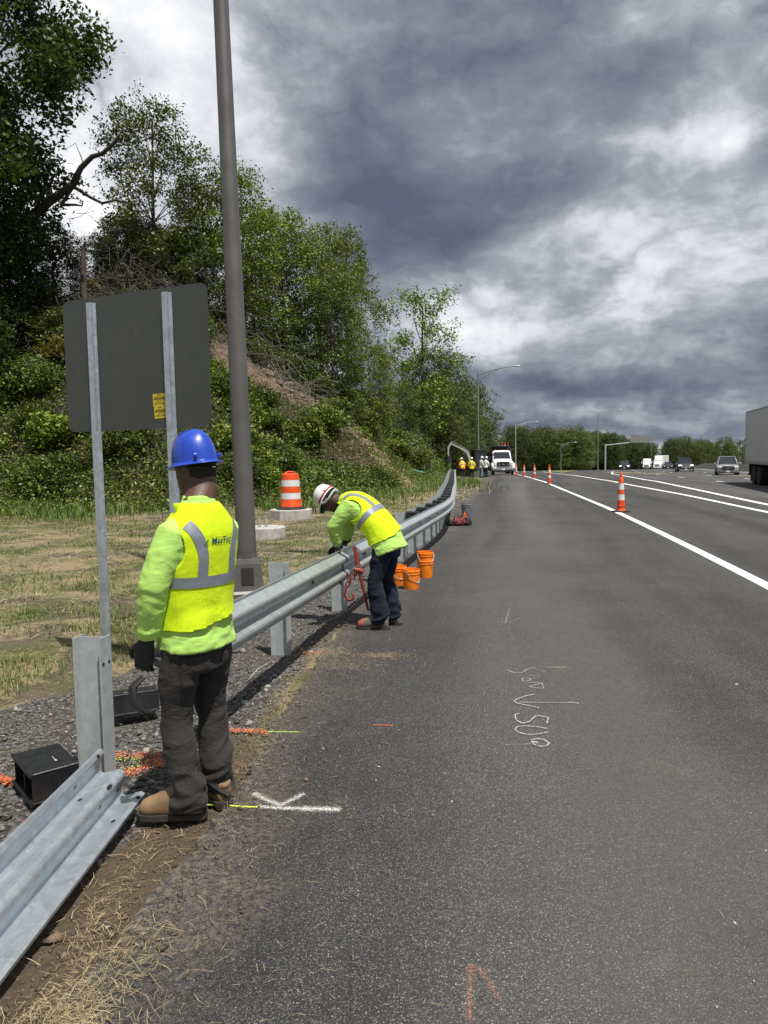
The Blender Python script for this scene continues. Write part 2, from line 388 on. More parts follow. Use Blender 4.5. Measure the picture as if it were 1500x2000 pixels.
# ------------------------------------------------------------------ roads
def b_asph(light):
    def f(t, b, tc):
        a1 = t.vor(tc, 190, 'F1', 'Color'); s = t.new('ShaderNodeSeparateColor'); t.put(s.inputs[0], a1)
        v = t.vor(tc, 190, 'F1', 'Distance')
        k = light
        agg = t.ramp(s.outputs[0], [(0, (.039*k, .038*k, .038*k)), (.5, (.075*k, .073*k, .071*k)), (.82, (.130*k, .126*k, .119*k)), (.94, (.20, .19, .175)), (.985, (.26, .25, .23)), (1, (.44, .42, .38))])
        col = t.mix(t.step(v, .25, .7), agg, (.026*k, .026*k, .027*k))
        big = t.noise(tc, .35, 7, .7); mid = t.noise(tc, 2.4, 8, .75)
        geo = t.new('ShaderNodeAttribute', attribute_name='lat')
        tr = t.noise(t.vmath('MULTIPLY', geo.outputs['Vector'], (1.1, .05, 1)), 1, 3, .5)
        m_ = t.math('ADD', t.math('MULTIPLY', big, .7), t.math('ADD', t.math('MULTIPLY', mid, .35), t.math('MULTIPLY', tr, .9)))
        f2 = t.step(m_, .74, 1.20)
        lum = t.math('MULTIPLY_ADD', f2, .62, .72)
        g1 = t.noise(tc, 75, 3, .75); g2 = t.noise(tc, 26, 4, .7)
        lum = t.math('MULTIPLY', lum, t.math('MULTIPLY_ADD', g1, 1.1, .45)); lum = t.math('MULTIPLY', lum, t.math('MULTIPLY_ADD', g2, .5, .75))
        col = t.vmath('SCALE', col, sc_=lum)
        grit = t.step(t.noise(tc, 1.6, 6, .7), .52, .72)
        col = t.mix(t.math('MULTIPLY', grit, t.math('MULTIPLY', t.step(t.vor(t.vmath('ADD', tc, (3.1, 1.7, 0)), 120, 'F1', 'Distance'), .34, .22), .32)), col, (.30, .285, .26))
        sx = t.new('ShaderNodeSeparateXYZ'); t.put(sx.inputs[0], geo.outputs['Vector'])
        bw = t.math('ADD', t.math('SUBTRACT', sx.outputs[0], 2.0), t.math('MULTIPLY', t.math('SUBTRACT', t.noise(tc, .5, 3), .5), 1.2))
        bnd = t.math('POWER', 2.718, t.math('MULTIPLY', t.math('MULTIPLY', bw, bw), -2.2))
        col = t.mix(t.math('MULTIPLY', t.math('MULTIPLY', bnd, t.math('MULTIPLY_ADD', t.noise(tc, 14, 5, .7), .7, .25)), .50), col, (.17, .165, .152))
        # dust and washed soil along the ragged edge
        ed = t.math('ADD', sx.outputs[0], t.math('MULTIPLY', t.math('SUBTRACT', t.noise(tc, 1.7, 6, .7), .5), 1.5))
        ed = t.math('SUBTRACT', ed, t.math('MULTIPLY', t.step(sx.outputs[1], 4.2, 3.0), .22))
        dust = t.step(ed, .42, -.25)
        col = t.mix(t.math('MULTIPLY', dust, t.step(t.noise(tc, 30, 4, .7), .36, .68)), col, (.16, .13, .10))
        stn = t.step(t.noise(tc, .9, 6, .7, .6), .60, .78)
        col = t.mix(t.math('MULTIPLY', t.math('MULTIPLY', stn, .30), t.noise(tc, 60, 3)), col, (.26, .23, .18))
        # thin sealed joints across the shoulder
        jn = t.math('ABSOLUTE', t.math('SUBTRACT', t.math('FRACT', t.math('DIVIDE', t.math('ADD', sx.outputs[1], t.math('MULTIPLY', t.noise(tc, .8, 3), .12)), 4.7)), .5))
        jm = t.math('MULTIPLY', t.step(jn, .0016, .0006), t.step(t.noise(tc, .5, 3), .50, .6))
        jm = t.math('MULTIPLY', jm, t.step(sx.outputs[1], 9, 12))
        col = t.mix(t.math('MULTIPLY', jm, .55), col, (.24, .23, .21))
        t.put(b.inputs['Base Color'], col); b.inputs['Roughness'].default_value = .88; b.inputs['Specular IOR Level'].default_value = .3
        h_ = t.math('ADD', t.math('MULTIPLY', v, -.8), t.math('MULTIPLY', t.noise(tc, 320, 3, .7), .5))
        t.put(b.inputs['Normal'], t.bump(h_, .75, .006))
    return f
def road(name, YY, cols, fX, dz, m, kind='structure'):
    V, F, X, Y_ = sheet_grid(YY, cols, fX, lambda x, y: prof(x, y)+dz)
    o = meshobj(name, V, F, m); tag(o, kind=kind)
    a = o.data.attributes.new('lat', 'FLOAT_VECTOR', 'POINT')
    a.data.foreach_set('vector', np.stack([X-ip(EDGE, Y_), Y_, 0*X], -1).astype(np.float32).ravel())
    return o
Yr = np.concatenate([np.arange(-8, 1.2, .5), np.arange(1.2, 12, .04), np.geomspace(12.05, 1500, 260)])
def rag(y): return (n2(np.asarray(y)*1.0, 0*y, 1.6, 3, 61)-.5)*.22+(n2(np.asarray(y), 0*y, 11, 3, 62)-.5)*.09
road('road', Yr, np.array([0, .004, .03, .1, .25, .5, .75, 1]), lambda y, c: (ip(EDGE, y)+rag(y))*(1-c)+ip(L3, y)*c, 0, mat('asphalt', build=b_asph(1.0)))
road('highway', Yr, np.array([0, .1, .25, .5, .75, 1]), lambda y, c: ip(L3, y)+c*21, 0, mat('highway_asphalt', build=b_asph(1.35)))
# skirt of the asphalt edge so it has thickness
ys = Yr[Yr < 80]; xe = ip(EDGE, ys)+rag(ys); ze = prof(xe, ys)
V = np.concatenate([np.stack([xe, ys, ze], 1), np.stack([xe-.05, ys, ze-.09], 1)]); n_ = len(ys)
F = np.stack([np.arange(n_-1), np.arange(1, n_), n_+np.arange(1, n_), n_+np.arange(n_-1)], 1)
tag(meshobj('road_edge', V, F, mat('asphalt_edge', (.06, .055, .05), .95, bump=.6)), kind='structure')
def b_paint(t, b, tc):
    n = t.noise(tc, 60, 4, .7); n2_ = t.noise(tc, 4, 4, .6)
    t.put(b.inputs['Base Color'], t.mix(t.step(t.math('ADD', t.math('MULTIPLY', n, .6), t.math('MULTIPLY', n2_, .5)), .3, .5), (.38, .38, .37), (.82, .82, .80)))
    b.inputs['Roughness'].default_value = .6
PAINT = mat('road_paint', build=b_paint)
def line(L, Y0, Y1, wd, name='lane_line', off=0, dz=.004, n=None):
    YY = np.linspace(Y0, Y1, n or max(3, int((Y1-Y0)*1.5)))
    road(name, YY, np.array([0., 1.]), lambda y, c: ip(L, y)+off+(c-.5)*wd, dz, PAINT)
def smoothL(L):
    YY = np.linspace(L[0][1], L[-1][1], 400); XX = ip(L, YY)
    k = np.exp(-np.linspace(-2, 2, 25)**2); k /= k.sum(); XX = np.convolve(np.pad(XX, 12, mode='reflect', reflect_type='odd'), k, 'valid')
    return list(zip(XX, YY))
L1s, L2s = smoothL(L1), smoothL(L2)
line(L1s, -4, 122, .17); line(L2s, -4, 122, .22)
line(L3, -4, 112, .24, n=300)
for lane in (3.7, 7.35, 11.0):
    y0 = 42.1-13.6*3+{3.7: 0, 7.35: -6.4, 11.0: 3}[lane]
    while y0 < 260:
        line(L3, y0, y0+3, .15, 'lane_dash', lane, n=4); y0 += 13.6
line(L3, -4, 440, .2, 'lane_line', 15, n=300)

# ------------------------------------------------------------------ materials of things
def b_galv(base, mottled=.2, stains=.3, metal=.55, rough=.42):
    def f(t, b, tc):
        v = t.vor(t.vmath('ADD', tc, t.vmath('SCALE', t.noise(tc, 9, 3, col=True), sc_=.15)), 26, 'F1', 'Color')
        s = t.new('ShaderNodeSeparateColor'); t.put(s.inputs[0], v)
        n = t.noise(tc, 5, 6, .65); st = t.noise(t.vmath('MULTIPLY', tc, (60, 6, 6)), 1, 4, .6)
        a = tuple(x*(1-mottled) for x in base); d = tuple(min(1, x*(1+mottled)) for x in base)
        c = t.mix(t.math('ADD', t.math('MULTIPLY', s.outputs[0], .5), t.math('MULTIPLY', n, .5)), a, d)
        w1 = t.step(t.noise(tc, 21, 6, .75), .60, .70)
        c = t.mix(t.math('MULTIPLY', w1, stains), c, (.72, .76, .76))
        c = t.mix(t.math('MULTIPLY', t.step(st, .62, .75), stains*.7), c, (.22, .24, .25))
        t.put(b.inputs['Base Color'], c); b.inputs['Metallic'].default_value = metal
        t.put(b.inputs['Roughness'], t.math('MULTIPLY_ADD', t.math('ADD', n, t.math('MULTIPLY', w1, .6)), .35, rough-.12, clamp=True))
        t.put(b.inputs['Normal'], t.bump(t.math('ADD', n, t.math('MULTIPLY', s.outputs[1], .2)), .25, .004))
    return f
GALV = mat('galvanised_steel', build=b_galv((.54, .585, .58), .22, .35, .66, .32))
GALVP = mat('galvanised_post', build=b_galv((.42, .46, .47), .15, .35, .35, .5))
GALVB = mat('galvanised_bluish_steel', build=b_galv((.50, .555, .60), .25, .5, .68, .30))
BLACKP = mat('black_plastic', (.014, .015, .017), .42, var=.3, vscale=14, bump=.2)
def b_tread(t, b, tc):
    n = t.noise(tc, 30, 5, .7); t.put(b.inputs['Base Color'], t.mix(n, (.01, .01, .01), (.03, .028, .026))); b.inputs['Roughness'].default_value = .85
RUB = mat('rubber', build=b_tread)
ORANGE = mat('orange_plastic', (.86, .20, .015), .45, var=.12, vscale=9)
REDOR = mat('red_orange_plastic', (.74, .085, .012), .5, var=.16, vscale=5)
REFW = mat('reflective_white', (.66, .67, .68), .45, var=.12, vscale=20)
BUCK = mat('bucket_orange', (.88, .22, .012), .38, var=.07, vscale=12)
STEELD = mat('dark_steel', (.05, .05, .05), .5, .6)
CONC = mat('concrete', (.40, .39, .36), .9, var=.16, vscale=9, bump=.5, bscale=60)
POLEM = mat('pole_paint', (.135, .128, .122), .42, .35, var=.10, vscale=3, bump=.08, bscale=14)
WHITEP = mat('white_paint', (.78, .79, .80), .3, var=.04, coat=.4)
GLASS = mat('dark_glass', (.02, .025, .03), .06, var=0, spec=.8, coat=.5)
CHROME = mat('chrome', (.6, .6, .62), .18, .9, var=.05)
BLK = mat('black_paint', (.012, .013, .016), .22, var=.1, coat=.6)
LENS = mat('headlight_lens', (.7, .72, .74), .12, var=.1, vscale=30, coat=.5)
DRLM = mat('lit_headlamp', (.9, .9, .85), .2, var=0, emit=((1, .97, .9), 3.0))
MATB = mat('matt_black', (.012, .012, .012), .7, var=.2)

# ------------------------------------------------------------------ guardrail
def wbeam():
    half = [(.156, .012), (.148, .001), (.132, .006), (.118, .030), (.100, .070), (.088, .081), (.070, .083), (.056, .078), (.040, .050), (.022, .012), (.012, .003), (0, .001)]
    pr = half+[(-a, b) for a, b in half[-2::-1]]
    out = [(b, a) for a, b in pr]                    # (depth, height)
    P = np.array(out); T = np.gradient(P, axis=0); N = np.stack([T[:, 1], -T[:, 0]], 1); N /= np.linalg.norm(N, axis=1)[:, None]
    inner = P+N*.0035
    return [tuple(x) for x in P]+[tuple(x) for x in inner[::-1]]
WB = wbeam()
def sweep(mb, prof_, path, roll=None):
    V = []; n = len(prof_)
    for i, p in enumerate(path):
        p = Vector(p); d = (Vector(path[min(i+1, len(path)-1)])-Vector(path[max(i-1, 0)])).normalized()
        lat = d.cross(Vector((0, 0, 1))).normalized(); up = lat.cross(d).normalized()
        if roll is not None:
            c, s_ = math.cos(roll), math.sin(roll); lat, up = lat*c+up*s_, up*c-lat*s_
        for a, b in prof_: V.append(p+lat*a+up*b)
    F = []
    for i in range(len(path)-1):
        for k in range(n): F.append((i*n+k, i*n+(k+1) % n, (i+1)*n+(k+1) % n, (i+1)*n+k))
    h = n//2; m = len(path)-1
    for k in range(h-1):
        F.append((k+1, k, n-1-k, n-2-k)); o = m*n; F.append((o+k, o+k+1, o+n-2-k, o+n-1-k))
    mb.add(V, F)
RP = [(-1.12, 3.9), (-.35, 7.41), (.95, 13.3), (1.22, 14.6), (1.50, 16.4), (1.82, 19.5), (2.41, 25), (4.22, 43.6), (5.45, 56)]
_yy = np.linspace(3.9, 56, 900); _xx = ip(RP, _yy); _k = np.exp(-np.linspace(-2, 2, 31)**2); _k /= _k.sum()
_xx = np.convolve(np.pad(_xx, 15, mode='reflect', reflect_type='odd'), _k, 'valid')
def rx(y): return float(np.interp(y, _yy, _xx))
def rdir(y): return math.atan2(rx(y+.1)-rx(y-.1), .2)
guard = thing('guardrail', 'long galvanised W-beam guardrail on steel posts curving along the shoulder edge', 'guardrail', (rx(4.1), 4.1, 0))
def toguard(o): o.parent = guard; o.matrix_parent_inverse = Matrix.Translation((-rx(4.1), -4.1, 0)); return o
y = 4.1; k = 0
while y < 54:
    y1 = min(y+3.81, 55)
    ys_ = np.linspace(y, y1+.3, 15)
    mb = MB(); off = .004*(k % 2)
    sweep(mb, WB, [(rx(a)+off, a, .605+float(prof(0, a))) for a in ys_])
    toguard(mb.build('rail_panel', GALV, smooth=40))
    y = y1; k += 1
def ibeam(h, z0=-.15, fl=.10, dp=.152, th=.007):
    mb = MB()
    for s in (-1, 1): mb.box((s*(dp/2-th/2), 0, (h+z0)/2), (th, fl, h-z0))
    mb.box((0, 0, (h+z0)/2), (dp-2*th, th*.8, h-z0-.002)); return mb
ib = ibeam(.77).build('post', GALVP); toguard(ib)
bo = MB(); bo.box((0, 0, 0), (.20, .15, .36), ch=.008)
for sx in (-.055, .055): bo.box((sx, 0, .178), (.07, .11, .012))
bk = bo.build('blockout', BLACKP); toguard(bk)
bt = MB(); bt.lathe([(.0, 0), (.017, 0), (.017, .006), (.010, .012), (0, .013)], 10, M=Matrix.Rotation(R(90), 3, 'Y'))
bolt = bt.build('bolt', STEELD); toguard(bolt)
first = True
py_ = [6.15, 7.95, 9.75, 11.5]+list(np.arange(12.45, 55, .953))
for i, yv in enumerate(py_):
    a = rdir(yv); zg = float(prof(0, yv))
    def put(src, ox, z, first):
        o = src if first else src.copy()
        if not first: COL.objects.link(o)
        toguard(o); o.location = (rx(yv)+ox*math.cos(a), yv-ox*math.sin(a), zg+z); o.rotation_euler = (0, 0, -a); return o
    put(ib, -.20-.085, .0, i == 0)
    if i >= 2: put(bk, -.104, .605, i == 2)
    put(bolt, .012, .605, i == 0)
    if 4 <= i < 22:
        for dz_ in (-.02, .02):
            b2 = put(bolt, .07, .605+dz_*3.3+(.03 if dz_ > 0 else -.03)*0, False)

# free standing near post
np_ = ibeam(.74, -.2, fl=.102, dp=.155, th=.0075)
npo = thing('guardrail_post', 'large bare galvanised I-beam post standing alone in front of the sign', 'post', (-1.545, 3.78, 0), -.16)
np_.build('beam', GALVP, npo)
for (x, z) in ((.0781, .60),):
    for yy in (-.028, .028): hb = MB().lathe([(0, 0), (.010, 0), (.010, .001), (0, .001)], 12, c=(x, yy, z), M=Matrix.Rotation(R(90), 3, 'Y')); hb.build('bolt_hole', MATB, npo)

# loose rail panel lying against the ground (back face up)
WBb = [(-a, b) for a, b in WB]
E0 = Vector((-1.275, 3.42, .165)); dirv = Vector((-.035, -1.0, -.008))
lr = thing('loose_rail_panel', 'unfixed W-beam rail panel lying tilted in the dirt at the near left', 'rail panel', E0)
mb = MB()
pts = [tuple(dirv*s_) for s_ in np.linspace(0, 3.75, 20)][::-1]
sweep(mb, WB, pts, roll=R(180+42))
lp = mb.build('beam', GALVB, lr, smooth=40)
_d = -dirv.normalized(); _lat = _d.cross(Vector((0, 0, 1))).normalized(); _up = _lat.cross(_d).normalized()
_c, _s = math.cos(R(222)), math.sin(R(222)); _la, _ua = _lat*_c+_up*_s, _up*_c-_lat*_s
_first = None
def bandw(h):   # depth of the profile at height h
    half = sorted([(abs(b), a) for a, b in WB[:23]]); return float(np.interp(abs(h), [x[0] for x in half], [x[1] for x in half]))
for s_, hh, sc2 in ((.06, .137, 1), (.06, -.137, 1), (.06, .04, 1), (.28, .12, 1), (.28, -.112, 1), (.17, .0, 1.9), (.28, .028, 1), (.28, -.05, 1)):
    dh = .006; dd = bandw(hh+dh)-bandw(hh-dh); tv = (_la*dd+_ua*2*dh*(1 if hh >= 0 else 1)).normalized()
    if hh < 0: tv = (_la*(bandw(hh+dh)-bandw(hh-dh))+_ua*2*dh).normalized()
    nv = _d.cross(tv).normalized()
    if nv.dot(_la) > 0: nv = -nv
    p0 = dirv.normalized()*s_+_la*bandw(hh)+_ua*hh+nv*.0045
    V = [p0+(_d*math.cos(a)*.014*sc2+tv*math.sin(a)*.010) for a in np.linspace(0, 2*math.pi, 15)[:-1]]
    m = MB(); m.add(V, [tuple(range(14))]); m.build('bolt_hole', MATB, lp)

# black plastic blockouts lying on the gravel
def loose_block(label, loc, rz, sc_=1, tilt=0):
    L, W, D_ = .34, .22, .155
    th = .012; o = thing('plastic_blockout', label, 'blockout', loc, rz, 'black plastic blockouts on the gravel')
    o.rotation_euler = (tilt, 0, rz); o.scale = (sc_,)*3
    m = MB()
    m.box((0, 0, D_-th/2), (L, W, th), ch=.004); m.box((0, 0, th/2), (L, W, th), ch=.004)
    m.box((L/2-th/2, 0, D_/2), (th, W-.002, D_-2*th)); m.box((-L/2+th/2, 0, D_/2), (th, W-.002, D_-2*th))
    m.box((0, 0, D_/2), (th, W-.01, D_-2*th)); m.box((0, W/2-th/2-.002, D_/2), (L-2*th, th, D_-2*th))
    m.box((0, -W/2-.004, D_-.008), (L+.02, .014, .016)); m.box((0, -W/2-.004, .008), (L+.02, .014, .016))
    m.build('shell', BLACKP, o)
    l = MB(); l.box((.06, .03, D_+.0006), (.026, .010, .0008)); l.box((.02, .03, D_+.0006), (.035, .004, .0008))
    l.build('moulded_mark', mat('grey_print', (.35, .35, .35), .6), o)
    return o
loose_block('black plastic blockout with open cells lying beside the loose rail, at the left edge', (-1.74, 3.62, .0), R(-50))
loose_block('black plastic blockout lying tilted on gravel right behind the lone bare post', (-1.66, 4.70, .015), R(205), .86, R(8))

# ------------------------------------------------------------------ sign seen from behind
SA = Vector((-2.555, 6.0, 0)); SB = Vector((-1.255, 5.42, 0)); sd_ = (SB-SA).normalized(); srz = math.atan2(sd_.y, sd_.x); SW = (SB-SA).length
sg = thing('road_sign', 'back of a square aluminium road sign on two perforated steel posts', 'sign', (SA.x, SA.y, 0), srz)
def rrect(x0, z0, x1, z1, r, n=6):
    P_ = []
    for cx_, cz_, a0 in ((x1-r, z1-r, 0), (x0+r, z1-r, 90), (x0+r, z0+r, 180), (x1-r, z0+r, 270)):
        for i in range(n+1): a = R(a0+90*i/n); P_.append((cx_+r*math.cos(a), cz_+r*math.sin(a)))
    return P_
XZ = Matrix(((1, 0, 0, 0), (0, 0, -1, 0), (0, 1, 0, 0), (0, 0, 0, 1)))   # xy -> x,z ; h -> -y
pl = MB(); pl.prism(rrect(0, 1.895, SW, 2.94, .07), -.0018, .0018, XZ)
def b_alu(t, b, tc):
    n = t.noise(tc, 2.2, 5, .6); s1 = t.noise(t.vmath('MULTIPLY', tc, (30, 3, 4)), 1, 4, .7, 2); sc1 = t.noise(t.vmath('MULTIPLY', tc, (4, 9, 16)), 1.5, 5, .7, 3)
    c = t.mix(n, (.092, .100, .090), (.128, .132, .110)); c = t.mix(t.math('MULTIPLY', t.step(s1, .60, .72), .5), c, (.2, .21, .2))
    c = t.mix(t.math('MULTIPLY', t.step(sc1, .62, .72), .5), c, (.22, .22, .21))
    t.put(b.inputs['Base Color'], c); b.inputs['Metallic'].default_value = .75; t.put(b.inputs['Roughness'], t.math('MULTIPLY_ADD', n, .2, .30))
pl.build('panel', mat('sign_aluminium', build=b_alu), sg)
def upost(x, top, name='post'):
    m = MB(); w_, d_, th = .044, .034, .004
    pf = [(-w_, 0), (-w_+.018, 0), (-w_+.022, -d_+.003), (w_-.022, -d_+.003), (w_-.018, 0), (w_, 0), (w_, -th), (w_-.016, -th), (w_-.020, -d_-th+.003), (-w_+.020, -d_-th+.003), (-w_+.016, -th), (-w_, -th)]
    m.prism([(x+a, b-.004) for a, b in pf], -.3, top); o = m.build(name, GALVB, sg)
    h = MB(); z = .3
    while z < top-.03:
        h.lathe([(0, 0), (.0066, 0), (.0066, .0008), (0, .0008)], 8, c=(x-w_+.009, -.0084, z), M=Matrix.Rotation(R(90), 3, 'X')); z += .0254*1.25
    tag(h.build('punched_holes', MATB, o), kind='stuff')
    b = MB()
    for z in (2.05, top-.04): b.lathe([(0, 0), (.011, 0), (.011, .008), (0, .012)], 8, c=(x-w_+.009, -.0086, z), M=Matrix.Rotation(R(90), 3, 'X'))
    b.build('bolt', CHROME, o); return o
upost(.31, 2.895); upost(1.06, 2.90)
for (x0, z0, w_, h_, a) in ((.885, 2.065, .125, .095, -.02), (.895, 1.975, .115, .088, -.05)):
    s = MB(); Mx = Matrix.Translation((x0+w_/2, -.0035, z0+h_/2)) @ Matrix.Rotation(a, 4, 'Y')
    s.prism([(-w_/2, -h_/2), (w_/2, -h_/2), (w_/2, h_/2), (-w_/2, h_/2)], -.0004, .0004, Mx @ XZ)
    st = s.build('sticker', mat('yellow_sticker', (.62, .47, .02), .5, var=.08), sg)
    l = MB(); rr = random.Random(int(x0*1000))
    for i, (zz, ww, hh) in enumerate(((.036, .3, .006), (.024, .6, .0035), (.013, .85, .006), (.002, .85, .008), (-.010, .4, .005), (-.022, .75, .003), (-.031, .85, .004))):
        x = -w_*ww/2
        while x < w_*ww/2:
            q_ = rr.uniform(.006, .016); l.prism([(x, zz*h_/.095), (x+q_, zz*h_/.095), (x+q_, zz*h_/.095+hh), (x, zz*h_/.095+hh)], .0005, .0009, Mx @ XZ); x += q_+.0025
    l.build('print', mat('sticker_print', (.05, .045, .01), .6), st)

# ------------------------------------------------------------------ near light pole
def cobra(parent, z, L=2.6, rise=.6, m=POLEM, hm=None, truss=True, r=.045):
    a = MB(); pts = []
    for i in range(9):
        u = i/8; pts.append((L*u, 0, z+rise*math.sin(u*math.pi/2)))
    a.tube(pts, r, 8); a.build('arm', m, parent, smooth=True)
    if truss:
        b = MB(); pts = [(L*.62*u, 0, z-.65+(.65+rise*math.sin(.62*math.pi/2))*u**.8) for u in np.linspace(0, 1, 6)]
        b.tube(pts, r*.8, 8); b.box((L*.3, 0, z-.02), (.03, .03, .55)); b.build('brace', m, parent, smooth=True)
    h = MB(); e = z+rise
    V = []; n = 10
    for u, w_, hh in ((0, .05, .05), (.12, .10, .07), (.35, .17, .10), (.6, .17, .09), (.75, .10, .05), (.8, .03, .02)):
        for k in range(n):
            th = 2*math.pi*k/n; V.append((L-.05+u, w_*math.cos(th), e+.02+hh*(math.sin(th) if math.sin(th) > 0 else .6*math.sin(th))))
    F = [(i*n+k, i*n+(k+1) % n, (i+1)*n+(k+1) % n, (i+1)*n+k) for i in range(5) for k in range(n)]
    h.add(V, F); o = h.build('lamp_head', hm or mat('lamp_housing', (.33, .35, .37), .5, .3), parent, smooth=60)
    g = MB(); g.lathe([(0, -.05), (.08, -.04), (.13, 0), (.13, .02)], 12, c=(L+.38, 0, e-.035)); g.build('lens', mat('lamp_glass', (.45, .47, .48), .15), o, smooth=True)
lp = thing('light_pole', 'tall thick grey-brown light pole standing behind the worker in the blue hard hat', 'light pole', (-1.70, 9.0, 0), R(0)); lp.rotation_euler = (0, -.0155, 0)
m = MB(); m.lathe([(.121, .42), (.116, 1.5), (.104, 4), (.083, 8), (.066, 11.4), (0, 11.42)], 40); m.build('pole', POLEM, lp, smooth=True)
m = MB(); m.lathe([(.30, -.1), (.30, .02), (.27, .05), (.235, .38), (.215, .43), (.14, .44), (.13, .48)], 4, M=Matrix.Rotation(R(45+10), 3, 'Z')); tb = m.build('transformer_base', POLEM, lp)
m = MB(); a_ = R(10); m.box((-.0+.0-.205*math.cos(R(80))*0, -.205, .21), (.15, .012, .20), rz=0); 
hh_ = m.build('access_opening', MATB, tb); hh_.rotation_euler = (R(-7), 0, R(10))
cobra(lp, 10.9, 2.9, .8)

def far_lamp(name, label, x, y, h, L, rz=0, r=.1, m_=None):
    o = thing(name, label, 'street lamp', (x, y, tz(x, y)), rz)
    mm = m_ or mat('lamp_pole_grey', (.20, .22, .19), .55, .3)
    m = MB(); m.lathe([(r*1.5, -.3), (r*1.5, .3), (r, .32), (r*.55, h+.2), (0, h+.22)], 10); m.build('pole', mm, o, smooth=True)
    cobra(o, h, L, .75, mm, r=.05); return o
far_lamp('street_lamp', 'tall street lamp rising above the trees behind the excavator', 9.75, 75, 10.2, 3.6, R(-5))
far_lamp('street_lamp', 'pale street lamp directly behind the white dump truck', 27.1, 150, 9.3, 3.9, R(-5), .12, mat('lamp_pole_pale', (.42, .44, .34), .6, .2))
far_lamp('street_lamp', 'street lamp by the highway just left of the white sign gantry', 44.2, 151, 11.6, 4.2, 0, .12)
far_lamp('street_lamp', 'small low street lamp against the dark trees right of the traffic cones', 37.8, 156, 5.3, 2.7, 0, .09)
far_lamp('street_lamp', 'most distant street lamp standing behind the backs of the gantry signs', 106, 290, 12.5, 7.2, 0, .13)

# ------------------------------------------------------------------ barrel, pads, buckets, bag
def pad(name, label, cat, x, y, rad, h, n=8, rz=0):
    o = thing(name, label, cat, (x, y, tz(x, y)), rz)
    m = MB(); m.lathe([(rad, -.1), (rad, h-.015), (rad-.015, h), (0, h)], n); m.build('block', CONC, o); return o
pd = pad('concrete_footing', 'round-cornered white concrete footing carrying the orange traffic barrel', 'footing', -2.62, 20.6, .62, .27, 8, R(22))
pd2 = pad('concrete_footing', 'low concrete footing with two upright anchor bolts beside the light pole', 'footing', -2.62, 15.9, .47, .24, 20)
m = MB()
for x in (-.085, .07):
    m.lathe([(.018, .24), (.018, .46)], 10, c=(x, -.1, 0)); m.lathe([(.035, .24), (.035, .29)], 6, c=(x, -.1, 0)); m.lathe([(.03, .34), (.03, .37)], 6, c=(x, -.1, 0))
m.build('anchor_bolt', GALVP, pd2, smooth=True)
st = MB(); st.prism([(-.045, 0), (-.02, -.03), (.02, -.03), (.045, 0), (.045, .008), (-.045, .008)], -.2, 1.22)
o = st.build('steel_stake', GALVB); o.location = (-2.78, 15.2, 0); tag(o, 'short upright grey steel stake just right of the thick light pole', 'stake')
bz = tz(-2.62, 20.6)+.27
br = thing('traffic_barrel', 'orange and white striped traffic barrel standing on a concrete footing', 'traffic barrel', (-2.62, 20.6, bz))
m = MB(); m.lathe([(.43, 0), (.43, .03), (.34, .065), (.30, .075), (0, .08)], 8); m.build('rubber_base', RUB, br)
zz = [(.08, .315), (.12, .305), (.285, .29), (.29, .285), (.46, .28), (.465, .275), (.64, .27), (.645, .265), (.82, .258), (.825, .25), (.98, .238), (1.0, .19)]
def band(a, b, m_, nm='band'):
    m = MB(); pp = [(r, z) for z, r in zz if a-.001 <= z <= b+.001]; m.lathe(pp, 28); return m.build(nm, m_, br, smooth=50)
band(.08, .285, REDOR, 'band'); band(.29, .46, REFW, 'reflective_band'); band(.465, .64, REDOR, 'band'); band(.645, .82, REFW, 'reflective_band'); band(.825, 1.0, REDOR, 'band')
m = MB(); m.tube([(-.1, 0, .99), (-.09, 0, 1.05), (.09, 0, 1.05), (.1, 0, .99)], .022, 8); m.box((0, 0, 1.0), (.34, .2, .02)); m.build('handle', REDOR, br)
def bucket(label, x, y, z, r=.11, h=.25, m_=BUCK, grp='orange plastic buckets beside the guardrail', handle=True, nm='bucket', tilt=0):
    o = thing(nm, label, 'bucket', (x, y, z), random.uniform(0, 3), grp)
    m = MB(); m.lathe([(r*.86, 0), (r*.87, .005), (r*.97, h*.74), (r*1.03, h*.75), (r*1.03, h*.79), (r*.98, h*.8), (r*.985, h*.87), (r*1.05, h*.88), (r*1.05, h*.92), (r*1.0, h*.93), (r*1.0, h), (r*.965, h), (r*.96, h*.9), (r*.84, .012), (0, .012)], 32)
    m.build('body', m_, o, smooth=50)
    if handle:
        m = MB(); pts = [(r*1.06*math.cos(a), -r*1.10*abs(math.sin(a))*.75-.012, h*.88-r*1.25*math.sin(a)) for a in np.linspace(0, math.pi, 13)]
        m.tube(pts, .0028, 6); m.tube([pts[5], pts[6], pts[7]], .008, 8); m.build('handle', GALVP if m_ is BUCK else MATB, o)
    return o
bucket('orange bucket with a wire handle standing nearest the camera', .325, 9.1, 0)
bucket('orange bucket half hidden behind the nearest bucket', .17, 9.4, 0)
bucket('lower orange bucket of the stacked pair by the shoulder', .555, 9.95, 0)
bucket('upper orange bucket nested in the other, topmost of the stack', .556, 9.95, .105)
bucket('grey five gallon bucket standing beyond the red and black tool bag', 2.25, 19.9, -.0, .145, .36, mat('bucket_grey', (.16, .175, .18), .45), None)
